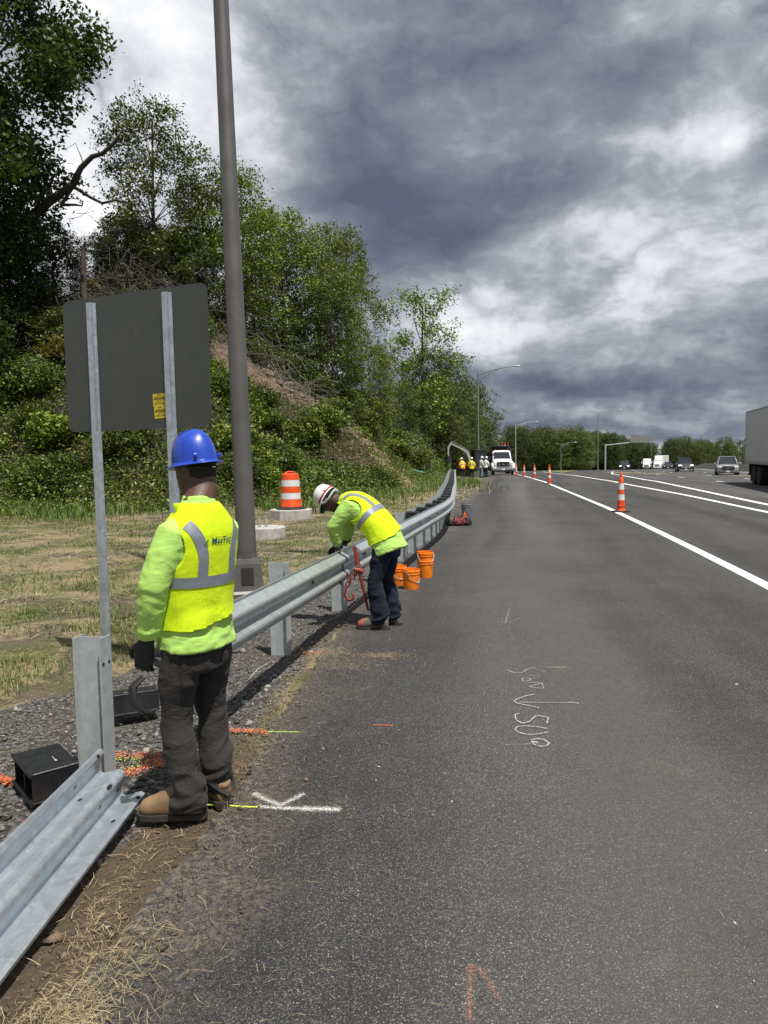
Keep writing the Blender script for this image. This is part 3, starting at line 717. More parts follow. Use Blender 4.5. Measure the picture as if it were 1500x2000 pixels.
# tool bag
tb = thing('tool_bag', 'red and black tool bag slumped on the asphalt edge', 'tool bag', (1.78, 17.3, 0), R(8))
def lump(n, size, seed, amp=.18, flat=.0, det=3):
    bm = bmesh.new(); bmesh.ops.create_icosphere(bm, subdivisions=det, radius=1)
    P_ = np.array([v.co for v in bm.verts]); d = 1+amp*(fbm(P_*1.8+seed*3.1, 3, seed)-.5)*2
    P_ = P_*d[:, None]*np.array(size)/2; P_[:, 2] = np.maximum(P_[:, 2]+size[2]/2*(1-flat), 0)
    F_ = [tuple(v.index for v in f.verts) for f in bm.faces]; bm.free(); m = MB(); m.add(P_, F_); return m
lump(1, (.40, .26, .20), 3, .3, .2).build('body', mat('bag_red', (.16, .012, .014), .7, var=.5, vscale=16, bump=.6), tb, smooth=60)
m = lump(1, (.22, .24, .22), 5, .4, .2); m.v = [(a+.2, b, c) for a, b, c in m.v]; m.build('side_pocket', mat('bag_black', (.013, .012, .013), .7, var=.4, bump=.6), tb, smooth=60)
m = lump(1, (.20, .22, .17), 6, .4, .2); m.v = [(a-.24, b-.02, c) for a, b, c in m.v]; m.build('end_pocket', MATS['bag_black'], tb, smooth=60)
for x in (-.08, .08):
    m = MB(); m.tube([(x-.06, -.05, .14), (x-.05, -.06, .24), (x+.05, -.06, .25), (x+.06, -.05, .14)], .012, 6); m.build('handle', MATS['bag_black'], tb)
m = MB(); m.lathe([(.05, 0), (.012, .13), (0, .135)], 10, c=(.14, .03, .19)); m.build('orange_flap', REDOR, tb)
m = MB(); m.box((-.12, -.12, .10), (.13, .01, .05)); m.box((.05, -.125, .09), (.05, .01, .1)); m.build('black_panel', MATS['bag_black'], tb)

# ------------------------------------------------------------------ channelizer cones
def channelizer():
    o = thing('traffic_cone', '', 'traffic cone')
    m = MB(); m.lathe([(.255, 0), (.255, .025), (.20, .04), (.10, .045), (0, .045)], 8, M=Matrix.Rotation(R(22.5), 3, 'Z')); m.build('rubber_base', RUB, o)
    pz = [(.045, .125), (.06, .115), (.15, .108), (.155, .112), (.175, .112), (.18, .104), (.33, .098), (.335, .096), (.49, .092), (.495, .090), (.62, .086), (.625, .084), (.80, .076), (.805, .074), (.93, .064), (.97, .05), (.975, .028), (1.03, .026), (1.035, .038), (1.07, .038), (1.10, .03), (1.11, 0)]
    for a, b, mm, nm in ((.045, .33, REDOR, 'body'), (.335, .49, REFW, 'reflective_band'), (.495, .62, REDOR, 'body'), (.625, .80, REFW, 'reflective_band'), (.805, 1.11, REDOR, 'handle')):
        q_ = MB(); q_.lathe([(r, z) for z, r in pz if a-.001 <= z <= b+.001], 20); q_.build(nm, mm, o, smooth=50)
    return o
c0 = channelizer(); CG = 'tall channelizer cones along the white edge line'
KIDS[c0.name] = [k for k in bpy.data.objects if k.parent == c0]
c0.location = (6.67, 20.55, .004); c0['label'] = 'largest and nearest orange and white channelizer cone, on the edge line'; c0['group'] = CG
for x, y, lab in ((9.49, 41.9, 'second channelizer cone along the edge line, left of the nearest one'), (11.75, 57.0, 'third channelizer cone from the camera, between the truck and the second cone'),
                  (13.25, 69, 'right one of the two overlapping channelizer cones beside the white truck'), (13.25, 73, 'left one of the two overlapping channelizer cones beside the white truck')):
    copytree(c0, (x, y, float(prof(x, y))+.004), random.uniform(0, 3), lab, CG)

# ------------------------------------------------------------------ foliage
def leafmat(name, dark, lit, yel=None, tr=.24):
    def f(t, b, tc):
        g = t.new('ShaderNodeNewGeometry'); oi = t.new('ShaderNodeObjectInfo')
        rnd = g.outputs['Random Per Island']
        n = t.noise(g.outputs['Position'], .9, 3, .6)
        c = t.mix(t.step(t.math('ADD', t.math('MULTIPLY', rnd, .6), t.math('MULTIPLY', n, .7)), .35, 1.0), dark, lit)  # leaf colour blended between two tones at random per leaf and by noise
        if yel: c = t.mix(t.step(t.math('ADD', t.math('MULTIPLY', rnd, .4), t.noise(g.outputs['Position'], .5, 3, .6)), .80, .98), c, yel)
        hs = t.new('ShaderNodeHueSaturation'); t.put(hs.inputs['Color'], c)
        t.put(hs.inputs['Value'], t.math('MULTIPLY_ADD', oi.outputs['Random'], .35, .82)); t.put(hs.inputs['Hue'], t.math('MULTIPLY_ADD', oi.outputs['Random'], .03, .485))
        b.inputs['Roughness'].default_value = .45; b.inputs['Specular IOR Level'].default_value = .35
        t.put(b.inputs['Base Color'], hs.outputs[0])
        tl = t.new('ShaderNodeBsdfTranslucent'); t.put(tl.inputs[0], t.mix(.5, hs.outputs[0], (.14, .19, .015)))
        mx = t.new('ShaderNodeMixShader'); mx.inputs[0].default_value = tr
        t.l.new(b.outputs[0], mx.inputs[1]); t.l.new(tl.outputs[0], mx.inputs[2]); t.l.new(mx.outputs[0], t.n['Material Output'].inputs[0])
    return mat(name, build=f)
LG = leafmat('leaf_fresh', (.060, .100, .014), (.23, .30, .038), (.30, .32, .05))
LM = leafmat('leaf_mid', (.032, .058, .011), (.135, .185, .030), (.19, .22, .04))
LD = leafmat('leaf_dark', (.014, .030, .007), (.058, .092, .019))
LY = leafmat('leaf_yellow', (.12, .12, .018), (.26, .21, .03))
LH = leafmat('leaf_shrub', (.030, .058, .011), (.155, .215, .036), (.25, .25, .045))
LF = leafmat('leaf_far_dark', (.018, .036, .008), (.075, .112, .022))
LC = leafmat('leaf_conifer', (.012, .026, .009), (.05, .078, .020), None, .15)
BARK = mat('bark', (.075, .060, .048), .95, var=.4, vscale=8, bump=.7, bscale=12)
DEADW = mat('dead_wood', (.22, .20, .18), .9, var=.35, vscale=5)
DARKW = mat('dark_dead_wood', (.030, .025, .022), .95, var=.3, bump=.5)
def leaves(C, k, sig, size, upb=.5, seed=0, droop=0):
    g = np.random.default_rng(seed); C = np.repeat(np.asarray(C), k, 0); N = len(C)
    P_ = C+g.normal(0, 1, (N, 3))*np.array([sig, sig, sig*.75])
    n = g.normal(0, 1, (N, 3)); n[:, 2] = np.abs(n[:, 2])+upb; n /= np.linalg.norm(n, axis=1)[:, None]
    a = g.normal(0, 1, (N, 3)); a[:, 2] -= droop; a -= (a*n).sum(1)[:, None]*n; a /= np.linalg.norm(a, axis=1)[:, None]; b = np.cross(n, a)
    s = (size*g.uniform(.6, 1.35, N))[:, None]
    V = np.stack([P_-a*s, P_-a*s*.1+b*s*.52-n*s*.10, P_+a*s, P_-a*s*.1-b*s*.52-n*s*.10], 1).reshape(-1, 3)
    i = np.arange(N)[:, None]*4; F = np.concatenate([i, i+1, i+2, i, i+2, i+3], 1).reshape(-1, 3)
    return V, F
def branchmesh(segs, n=5):
    m = MB()
    for pts, rs in segs: m.tube(pts, rs, n, cap=False)
    return m
def make_tree(seed, h, rad, clear, lm, nl=34, tips=34, per=11, lsize=.085, name='broadleaf_tree', shape='round', lean=0, sig=.20, droop=0, lob=1.0):
    g = random.Random(seed); o = thing(name, '', 'tree'); segs = []; nt = 8; tr = []
    ph = g.uniform(0, 6); r0 = h*.014+.03
    for i in range(nt+1):
        u = i/nt; tr.append(Vector((lean*u*h+.25*math.sin(u*4+ph)*u*h*.08, .2*math.cos(u*5+ph)*u*h*.08, u*h*.94)))
    segs.append((tr, [r0*(1-.85*i/nt)+.01 for i in range(nt+1)]))
    C = []
    for i in range(nl):
        u = clear+(1-clear)*((i+.5)/nl)**.9
        if shape == 'round': env = math.sin(math.pi*min(1, (.13+.87*((u-clear)/(1-clear)))*.93))**.6
        elif shape == 'cone': env = (1-(u-clear)/(1-clear))**.85+.06
        else: env = .45+.55*math.sin(math.pi*((u-clear)/(1-clear))**1.4)
        a = i*2.4+g.uniform(-.5, .5); rr = rad*env*g.uniform(.55, 1.08)
        st = tr[min(nt, int(u*.85*nt))]; c = Vector((st.x+math.cos(a)*rr, st.y+math.sin(a)*rr, u*h+g.uniform(-.3, .3)))
        mid = st.lerp(c, .5)+Vector((g.uniform(-.2, .2), g.uniform(-.2, .2), g.uniform(0, .35)*rr*.5))
        rb = r0*.32*(1-u*.6)
        segs.append(([st, mid, c], [rb, rb*.6, rb*.22]))
        lr_ = rad*.34*g.uniform(.7, 1.25)*lob
        for j in range(tips):
            d = Vector((g.gauss(0, 1), g.gauss(0, 1), g.gauss(0, .75))).normalized()*lr_*g.uniform(.35, 1.08)
            e = c+d; e.z += -droop*.3*g.random(); C.append(tuple(e))
            if j % 9 == 0: segs.append(([c, c.lerp(e, .5)+Vector((0, 0, .05)), e], [rb*.22, rb*.15, .006]))
    tk = branchmesh(segs).build('trunk', BARK, o, smooth=60)
    V, F = leaves(C, per, sig, lsize, .4, seed, droop)
    cr = meshobj('crown', V, F, lm, o)
    KIDS[o.name] = [tk, cr]; return o
def place(src, x, y, s=1, rz=None, label=None, group=None, z=None, first=False, sz=None, lm=None):
    loc = (x, y, (tz(x, y) if z is None else z)-.15); rz = random.uniform(0, 6.28) if rz is None else rz
    if src.name not in USED: USED.add(src.name); o = src; o.location = loc; o.rotation_euler = (0, 0, rz); o.scale = (s, s, sz or s); o['label'] = label
    else: o = copytree(src, loc, rz, label, None, (s, s, sz or s))
    if group: o['group'] = group
    elif 'group' in o: del o['group']
    return o
USED = set()
TA = make_tree(1, 11, 3.4, .08, LG, nl=46, per=13, lsize=.095)
TB = make_tree(2, 12, 3.5, .12, LM, nl=44, per=13, lsize=.095)
TC = make_tree(3, 10, 2.3, .22, LG, nl=26, tips=26, shape='open', per=13)
TD = make_tree(4, 12, 2.4, .08, LC, nl=44, tips=26, name='conifer_tree', shape='cone', lsize=.06, per=14)
TE = make_tree(5, 12, 4.2, .03, LM, nl=48, tips=38, lsize=.115, per=12)
TF = make_tree(6, 13, 4.4, .03, LF, nl=48, tips=38, lsize=.115, per=12)
TBIG = make_tree(8, 26, 4.9, .10, LD, nl=110, tips=42, per=19, lsize=.13, lean=.17, name='broadleaf_tree', droop=1.0, sig=.26, lob=.9)
place(TBIG, -19.5, 31.0, 1, 0.0, 'huge dark drooping-leaved tree filling the top left corner')
place(TF, -19.5, 36, .95, None, 'dark dense tree behind and below the huge top left tree')
place(TF, -17.5, 33, .62, None, 'dark ivy-hung tree low behind the left edge of the sign')
place(TF, -16.6, 29.6, .42, None, 'small dark-leaved tree at the left edge under the huge dark tree')
place(TB, -11.2, 37.5, .80, None, 'broad airy tree on the hilltop between the dead limb and the light pole', sz=.84)
place(TB, -9.3, 40, .68, None, 'ivy-dark tree on the slope just left of the light pole, above the sign')
place(TC, -7.2, 39.0, .92, None, 'slender thin-crowned tree rising immediately right of the light pole')
place(TA, -5.7, 43.5, .78, None, 'bright green bushy tree on the crest, second right of the light pole')
place(TA, -3.7, 46, .80, None, 'bright green tree in the middle of the hillside group')
place(TA, -7.9, 46, .80, None, 'bright green tree peeping out behind the slender one by the light pole')
place(TB, -2.3, 51, .60, 2.0, 'taller deep green tree whose spiky top stands out over the hillside group', sz=1.0)
place(TB, -2.8, 43, .60, None, 'shorter tree with a bare lower trunk above the eroded soil')
place(TD, -.2, 56, .62, None, 'dark pointed conifer at the right shoulder of the hillside group')
place(TA, -.8, 50, .52, None, 'lower leafy tree in front of the pointed conifer')
place(TE, 1.3, 60, .46, None, 'rounded mid green tree stepping down right of the conifer')
place(TC, 3.9, 69, 1.5, None, 'open fan-shaped tree standing alone against the clouds above the slope', sz=1.62)
place(TE, 2.4, 67, .50, None, 'dense tree under the open fan-shaped tree')
place(TE, 5.0, 74, .74, None, 'full tree to the right below the fan-shaped tree')
place(TF, 5.6, 82, .95, None, 'dark tree immediately left of the tall street lamp')
place(TE, 7.6, 90, .98, None, 'tree directly behind the tall street lamp')
place(TE, 10.4, 100, .92, None, 'tree right of the tall street lamp, above the excavator cab')
place(TF, 13.4, 112, 1.0, None, 'last large tree of the slope, above the white dump truck')
place(TE, 6.5, 71, .5, None, 'low leafy tree behind the raised excavator boom')
place(TF, 9.0, 82, .55, None, 'low dark tree filling the gap behind the workers')
place(TE, 12.5, 96, .6, None, 'low tree just left of the dump truck cab')
place(TF, 16.5, 116, .62, None, 'dark low tree right behind the dump truck')
GT = 'wood of broadleaf trees beyond the far bend'
LT = 'broadleaf tree in the far wood between the dump truck and the sign gantry'
rr = random.Random(5)
for i in range(64):
    u = rr.random(); y = rr.uniform(200, 285); px = 1005+u*138; x = (px-750)/1430*y
    place([TE, TF, TE][i % 3], float(x), y, rr.uniform(.85, 1.1)*(1.12-.2*u), None, ('dark ' if i % 3 == 1 else 'mid green ')+'tree of the far wood '+('just right of the dump truck' if u < .4 else 'above the middle cones' if u < .75 else 'left of the gantry post'), GT+(', dark' if i % 3 == 1 else ', mid green')+(' near' if u < .4 else ' middle' if u < .75 else ' right'), z=float(prof(x, y))-.6)
for i in range(40):
    u = (i+.5)/40; px = 1150+u*125; y = 318+rr.uniform(0, 60); x = (px-750)/1430*y
    place([TE, TF][i % 2], x, y, rr.uniform(1.05, 1.25)*(1.22-.42*u), None, 'broadleaf tree of the far wood right behind the sign gantry', 'trees behind the gantry', z=float(prof(x, y))-.6)
for i in range(34):
    px = 1300+rr.random()*260; y = rr.uniform(330, 430); x = (px-750)/1430*y
    place([TE, TF, TB][i % 3], x, y, rr.uniform(.95, 1.35), None, 'broadleaf tree across the highway behind the silver car and concrete barrier', 'trees across the highway', z=float(prof(x, y))-.8)

for i, (x, y, s_) in enumerate(((-16.2, 37, .36), (-14.3, 38, .34), (-12.6, 37.5, .36), (-10.9, 38, .33), (-9.4, 37.6, .34), (-13.5, 40, .42), (-11.7, 40.5, .42))):
    place(TF, x, y, s_, None, 'dark tangled small tree on the hilltop right above the sign', 'small trees above the sign', sz=s_*.95)
# shrubs on the slope and its foot
def shrub(seed, r, lm, nl=16, tips=26, per=9, ls=.055):
    g = random.Random(seed); o = thing('shrub', '', 'shrub'); C = []; segs = []
    for i in range(nl):
        a = g.uniform(0, 6.28); rr_ = r*math.sqrt(g.random())*.75; c = Vector((math.cos(a)*rr_, math.sin(a)*rr_, r*g.uniform(.25, 1.0)*(1-.5*(rr_/r)**2)))
        segs.append(([Vector((0, 0, 0)), c*.5+Vector((0, 0, .1)), c], [.025, .014, .006]))
        for j in range(tips):
            d = Vector((g.gauss(0, 1), g.gauss(0, 1), g.gauss(0, .8))).normalized()*r*.42*g.uniform(.3, 1.05); C.append(tuple(c+d))
    st = branchmesh(segs, 4).build('stem', BARK, o); V, F = leaves(C, per, .09*r, ls, .5, seed)
    cr = meshobj('foliage', V, F, lm, o); KIDS[o.name] = [st, cr]; return o
S1 = shrub(11, 1.0, LH, nl=18, tips=30); S2 = shrub(12, 1.1, LM, nl=18, tips=30); S3 = shrub(13, .9, LG, ls=.07); S4 = shrub(14, .8, LY, nl=12)
SG = 'shrubs covering the rocky slope and its foot'
rr = random.Random(9); cnt = 0; tries = 0
def soilat(x, y): return float(soil_mask(np.array([x]), np.array([y]), None)[0])
while cnt < 340 and tries < 9000:
    tries += 1
    y = rr.uniform(23, 84); x = rr.uniform(-24, 9); q_ = float(toeq(np.array([x]), np.array([y]))[0])
    if not (-.1 < q_ < 11.5) or (y > 50 and q_ > 6): continue
    if soilat(x, y) > .15 or (33 < y < 48 and -2.5 < x < 5 and q_ < 2.6): continue
    sc_ = rr.uniform(.55, 1.25)*(1 if q_ > .7 else .75)*(1+.3*(y > 50)); z = tz(x, y)
    kd = rr.choice([0, 0, 1, 1, 2]); px_ = 750+x/y*1430; hi = z > 3.2
    zn = 'at the far left of the sign' if px_ < 125 else 'behind and under the sign' if px_ < 440 else 'between the light pole and the barrel' if px_ < 560 else 'above the bending worker' if px_ < 800 else 'above the far end of the guardrail'
    lb = ('bright green', 'deep green', 'large-leaved light green')[kd]+' shrub '+('high on the slope ' if hi else 'low on the slope ')+zn
    place([S1, S2, S3][kd], x, y, sc_, None, lb, 'shrubs: '+lb, z=z); cnt += 1
place(S1, -1.6, 33.2, 1.35, None, 'rounded green bush at the foot of the slope behind the bending worker', sz=1.3)
place(S2, -.3, 34.6, 1.15, None, 'bush at the foot of the slope nearest the pale straw bank')
place(S1, -3.2, 28.6, 1.15, None, 'bush directly behind the orange traffic barrel')
place(S2, -4.6, 28.6, 1.2, None, 'bush between the light pole and the traffic barrel')
place(S4, -13.6, 31.6, 1.25, None, 'yellow-brown shrub high on the left above the sign'); place(S4, -13.2, 34.2, .6, None, 'small yellow leafy sprout behind the top of the snag', z=9.6)
place(S3, -2.9, 41.5, 1.15, None, 'bright bush growing alone in the middle of the eroded soil'); place(S3, -1.4, 43, .95, None, 'bright bush beside the one growing in the eroded soil')

# undergrowth: ground-hugging leaves over the hill
g = np.random.default_rng(3)
def scatter(n, x0, x1, y0, y1, fn):
    X = g.uniform(x0, x1, n); Y = g.uniform(y0, y1, n); p_ = fn(X, Y); k = g.random(n) < p_
    X, Y = X[k], Y[k]; return X, Y, terr(X, Y)
def und(X, Y):
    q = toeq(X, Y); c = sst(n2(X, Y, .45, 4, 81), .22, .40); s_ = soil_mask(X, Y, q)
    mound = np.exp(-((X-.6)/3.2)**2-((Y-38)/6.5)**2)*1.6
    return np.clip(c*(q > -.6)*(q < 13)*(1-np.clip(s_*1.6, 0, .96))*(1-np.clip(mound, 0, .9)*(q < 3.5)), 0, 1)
X, Y, Z = scatter(70000, -26, 12, 22, 100, und)
up_ = n2(X, Y, .45, 4, 81); Z = Z+np.abs(g.normal(0, .28, len(X)))*(up_*1.6)+.05
V, F = leaves(np.stack([X, Y, Z], 1), 7, .17, .065, .6, 77)
tag(meshobj('undergrowth', V, F, LH), 'low leafy undergrowth and ivy creeping over the rocky slope', 'undergrowth', None, 'stuff')
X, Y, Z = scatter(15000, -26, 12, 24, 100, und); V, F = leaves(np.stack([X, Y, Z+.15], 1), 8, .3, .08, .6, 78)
tag(meshobj('dark_undergrowth', V, F, LD), 'dark green leaves between the shrubs on the slope', 'undergrowth', None, 'stuff')

def foot(X, Y):
    q = toeq(X, Y); return np.exp(-((q-.8)/2.2)**2)*sst(n2(X, Y, .7, 3, 85), .30, .5)*(1-.95*np.exp(-((X-.6)/3.0)**2-((Y-38)/6)**2))*(Y < 60)
X, Y, Z = scatter(80000, -24, 4, 20, 62, foot); Z = Z+np.abs(g.normal(0, .30, len(X)))+.05; V, F = leaves(np.stack([X, Y, Z], 1), 5, .16, .06, .6, 79)
tag(meshobj('weeds', V, F, LH), 'light green weeds crowding the foot of the slope behind the verge', 'weeds', None, 'stuff')
# dead wood
def twig_pile(name, label, cx_, cy_, cz_, sx, sy, sz_, n, m_, L=1.6, r=.012, seed=0, down=.3):
    gg = random.Random(seed); mb = MB()
    for i in range(n):
        p = Vector((gg.gauss(cx_, sx), gg.gauss(cy_, sy), 0)); p.z = tz(p.x, p.y)+abs(gg.gauss(0, sz_))+.1 if cz_ is None else gg.gauss(cz_, sz_)
        d = Vector((gg.gauss(.5, .7), gg.gauss(-.3, .6), gg.gauss(-down, .5))).normalized(); pts = [p]; l = L*gg.uniform(.3, 1.3)
        for k in range(3): d = (d+Vector((gg.gauss(0, .28), gg.gauss(0, .28), gg.gauss(-.05, .25)))).normalized(); pts.append(pts[-1]+d*l/3)
        rr_ = r*gg.uniform(.4, 1.8); mb.tube(pts, [rr_, rr_*.8, rr_*.5, rr_*.2], 3, cap=False)
    return tag(mb.build(name, m_), label, 'brushwood', None, 'stuff')
twig_pile('dead_branches', 'grey dead branches tumbling down the slope right of the light pole', -5.2, 40, None, 1.5, 1.7, .9, 270, mat('dead_branch_grey', (.14, .125, .105), .9, var=.4), 2.3, .013, 1)
twig_pile('dead_vines', 'tangle of dark dead vines and twigs on the slope above the sign', -12.5, 34.5, None, 3.6, 1.6, 1.7, 1500, mat('dead_vine', (.085, .07, .058), .95, var=.5), 2.0, .011, 2)
dl = thing('dead_limb', 'black bare broken limb reaching up to the right against the sky', 'dead branch', (-14.2, 33, 10.5))
def pxp(px, py, Y):
    d = _f*1430+_r*(px-750)-_u*(py-1000); return Vector((0, 0, H))+d*(Y/d.y)-Vector((-14.2, 33, 10.5))
m = MB(); m.tube([pxp(60, 425, 33), pxp(95, 395, 33), pxp(118, 378, 33), pxp(142, 360, 33), pxp(158, 328, 32.9), pxp(180, 306, 32.8), pxp(200, 300, 32.8), pxp(222, 280, 32.7), pxp(233, 265, 32.7)], [.22, .19, .17, .15, .12, .11, .09, .08, .06], 8)
m.build('limb', DARKW, dl, smooth=60)
m = MB(); m.tube([pxp(140, 362, 33), pxp(160, 375, 33.1), pxp(178, 386, 33.2), pxp(200, 397, 33.2), pxp(225, 391, 33.3), pxp(250, 396, 33.4)], [.09, .07, .07, .06, .05, .04], 7); m.build('side_branch', DARKW, dl, smooth=60)
m = MB(); m.tube([pxp(120, 400, 33), pxp(138, 372, 33), pxp(154, 354, 33.1)], [.08, .07, .05], 7); m.build('side_branch', DARKW, dl, smooth=60)
m = MB(); m.tube([pxp(118, 400, 33), pxp(150, 400, 33), pxp(160, 402, 33), pxp(162, 392, 33)], [.07, .05, .04, .03], 7); m.build('side_branch', DARKW, dl, smooth=60)
m = MB(); m.tube([pxp(162, 318, 33), pxp(156, 300, 33), pxp(147, 280, 33), pxp(128, 292, 33)], [.025, .02, .015, .008], 5); m.build('twig', DARKW, dl, smooth=60)
sn = thing('dead_tree', 'grey dead tree snag standing upright behind the sign', 'dead tree', (-13.3, 33.5, tz(-13.3, 33.5)-.3))
m = MB(); m.tube([(0, 0, 0), (.05, 0, 1.5), (0, 0, 3), (.08, 0, (1.65+405/1430*33.5)-sn.location.z), (.16, 0, (1.65+418/1430*33.5)-sn.location.z)], [.17, .15, .12, .09, .03], 9); m.build('trunk', BARK, sn, smooth=60)

# rocks on the slope
rk = mat('rock', (.20, .145, .11), .95, var=.5, vscale=3, bump=1, bscale=6)
rr = random.Random(4); proto = None
lumps = [lump(1, (1, .8, .7), 20+i, .5, .4, 2).build('rock', rk) for i in range(4)]
for i in range(60):
    for _ in range(400):
        x = rr.uniform(-9, 3.5); y = rr.uniform(30, 48); q_ = float(toeq(np.array([x]), np.array([y]))[0])
        if q_ > 1 and soilat(x, y) > .3: break
    s_ = rr.uniform(.18, .8)*(1.3 if i < 14 else .7)
    if i < 4: o = lumps[i]
    else: o = lumps[i % 4].copy(); COL.objects.link(o)
    o.location = (x, y, tz(x, y)-.15*s_); o.rotation_euler = (rr.uniform(-.6, .6), rr.uniform(-.6, .6), rr.uniform(0, 6)); o.scale = (s_, s_, s_)
    tag(o, 'angular brown-grey rock lying in the eroded soil of the slope', 'rock', 'rocks in the eroded slope')

# ------------------------------------------------------------------ ground cover near
def blades(X, Y, Z, hgt, wd, lean, seed, flat=False):
    g = np.random.default_rng(seed); N = len(X); a = g.uniform(0, 6.28, N); h = hgt*g.uniform(.4, 1.3, N)
    l = lean*g.uniform(.2, 1.2, N); d = np.stack([np.cos(a), np.sin(a)], 1); pn = np.stack([-d[:, 1], d[:, 0]], 1)*wd/2
    B = np.stack([X, Y, Z-.004], 1); m1 = B+np.concatenate([d*(l*.35*h)[:, None], (h*.6)[:, None]], 1); tp = B+np.concatenate([d*(l*h)[:, None], (h*(1-.3*np.minimum(l, 1)))[:, None]], 1)
    P0 = np.concatenate([pn, np.zeros((N, 1))], 1)
    V = np.stack([B-P0, B+P0, m1+P0*.8, m1-P0*.8, tp], 1).reshape(-1, 3); i = np.arange(N)[:, None]*5
    F = np.concatenate([i, i+1, i+2, i, i+2, i+3, i+3, i+2, i+4], 1).reshape(-1, 3); return V, F
def straws(X, Y, Z, L, wd, seed, rise=.12):
    g = np.random.default_rng(seed); N = len(X); a = g.uniform(0, 6.28, N); l = L*g.uniform(.3, 1.4, N); el_ = g.normal(0, rise, N)
    d = np.stack([np.cos(a)*np.cos(el_), np.sin(a)*np.cos(el_), np.sin(el_)], 1); pn = np.stack([-np.sin(a), np.cos(a), np.zeros(N)], 1)*wd/2
    C = np.stack([X, Y, Z+np.abs(d[:, 2])*l/2+.004+np.abs(g.normal(0, .008, N))], 1); bd = np.stack([g.normal(0, .12, N), g.normal(0, .12, N), g.uniform(0, .12, N)], 1)*l[:, None]
    A = C-d*(l/2)[:, None]; B = C+d*(l/2)[:, None]; M_ = C+bd*.5
    V = np.stack([A-pn, A+pn, M_+pn, M_-pn, B+pn*.4, B-pn*.4], 1).reshape(-1, 3); i = np.arange(N)[:, None]*6
    F = np.concatenate([i, i+1, i+2, i+3, i+3, i+2, i+4, i+5], 1).reshape(-1, 4); return V, F
def rp(t, b, c1, c2, rough=.7):
    g_ = t.new('ShaderNodeNewGeometry'); t.put(b.inputs['Base Color'], t.mix(g_.outputs['Random Per Island'], c1, c2)); b.inputs['Roughness'].default_value = rough
STRAW = mat('straw', build=lambda t, b, tc: rp(t, b, (.15, .11, .055), (.52, .42, .24)))
STRAWD = mat('old_straw', build=lambda t, b, tc: rp(t, b, (.14, .115, .075), (.46, .38, .26)))
GRASS = leafmat('grass_blade', (.045, .085, .014), (.14, .21, .036), (.26, .25, .08), .25)
def wlat(X, Y): return X-ip(EDGE, Y)
def mv_grass(X, Y):
    w_ = wlat(X, Y); return sst(n2(X, Y, 1.1, 4, 91), .46, .62)*(1-gravel_mask(X, Y))*(w_ < np.where(Y < 4.2, -1.2, -.3))*(toeq(X, Y) < 1.5)
def mv_straw(X, Y):
    w_ = wlat(X, Y); return (straw_mask(X, Y)*.8+.30)*(1-np.clip(1.15+wlat(X, Y)*.8, 0, .97)*(Y < 9))*(1-gravel_mask(X, Y)*.93)*(w_ < .1)*(toeq(X, Y) < 3)
def near_bias(Y, y0): return np.clip((y0/np.maximum(Y, .1))**1.2, 0, 1)
X, Y, Z = scatter(520000, -11, 1, 2, 28, lambda X, Y: mv_grass(X, Y)*near_bias(Y, 7)); V, F = blades(X, Y, Z, .075, .006, .8, 1)
V[:, 2] += 0; tag(meshobj('grass', V, F, GRASS), 'patchy green grass growing through straw on the verge', 'grass', None, 'stuff')
X, Y, Z = scatter(120000, -16, 3, 7, 32, lambda X, Y: np.clip(sst(n2(X, Y, .8, 4, 95), .50, .64)+.03, 0, 1)*(1-gravel_mask(X, Y))*(wlat(X, Y) < -.3)*(toeq(X, Y) < 2)); V, F = blades(X, Y, Z, .075, .010, 1.1, 12)
tag(meshobj('grass_tufts', V, F, GRASS), 'sparse green grass tufts farther back on the straw verge', 'grass', None, 'stuff')
X, Y, Z = scatter(120000, -18, 4, 7, 34, lambda X, Y: np.clip(sst(n2(X, Y, 1.0, 4, 96), .40, .6)*.9+.12, 0, 1)*(1-gravel_mask(X, Y)*.97)*(wlat(X, Y) < -.1)*(toeq(X, Y) < 2)); V, F = straws(X, Y, Z, .17, .008, 13, .12)
tag(meshobj('dead_grass', V, F, STRAWD), 'brown dead grass and old straw over the back of the verge', 'straw', None, 'stuff')
X, Y, Z = scatter(110000, -20, 6, 20, 50, lambda X, Y: sst(n2(X, Y, .6, 3, 93), .38, .54)*np.exp(-((toeq(X, Y)+1.0)/2.2)**2)*(1-.9*np.exp(-((X-.6)/2.6)**2-((Y-38)/6)**2))); V, F = blades(X, Y, Z, .42, .022, .7, 2)
tag(meshobj('tall_grass', V, F, GRASS), 'taller tufts of green grass along the foot of the slope', 'grass', None, 'stuff')
X, Y, Z = scatter(420000, -11, 3, 1.7, 26, lambda X, Y: mv_straw(X, Y)*near_bias(Y, 5)); V, F = straws(X, Y, Z, .075, .0024, 3, .14)
tag(meshobj('straw', V, F, STRAW), 'pale straw mulch scattered over the soil verge', 'straw', None, 'stuff')
X, Y, Z = scatter(60000, -9, 6, 26, 48, lambda X, Y: np.clip(np.exp(-((X-.6)/3.0)**2-((Y-38)/6.5)**2)*1.3, 0, 1)); V, F = straws(X, Y, Z, .22, .018, 33, .2)
tag(meshobj('straw_bank', V, F, mat('straw_pale', build=lambda t, b, tc: rp(t, b, (.33, .23, .12), (.72, .56, .34)))), 'pale tan straw bank behind the bending worker', 'straw', None, 'stuff')
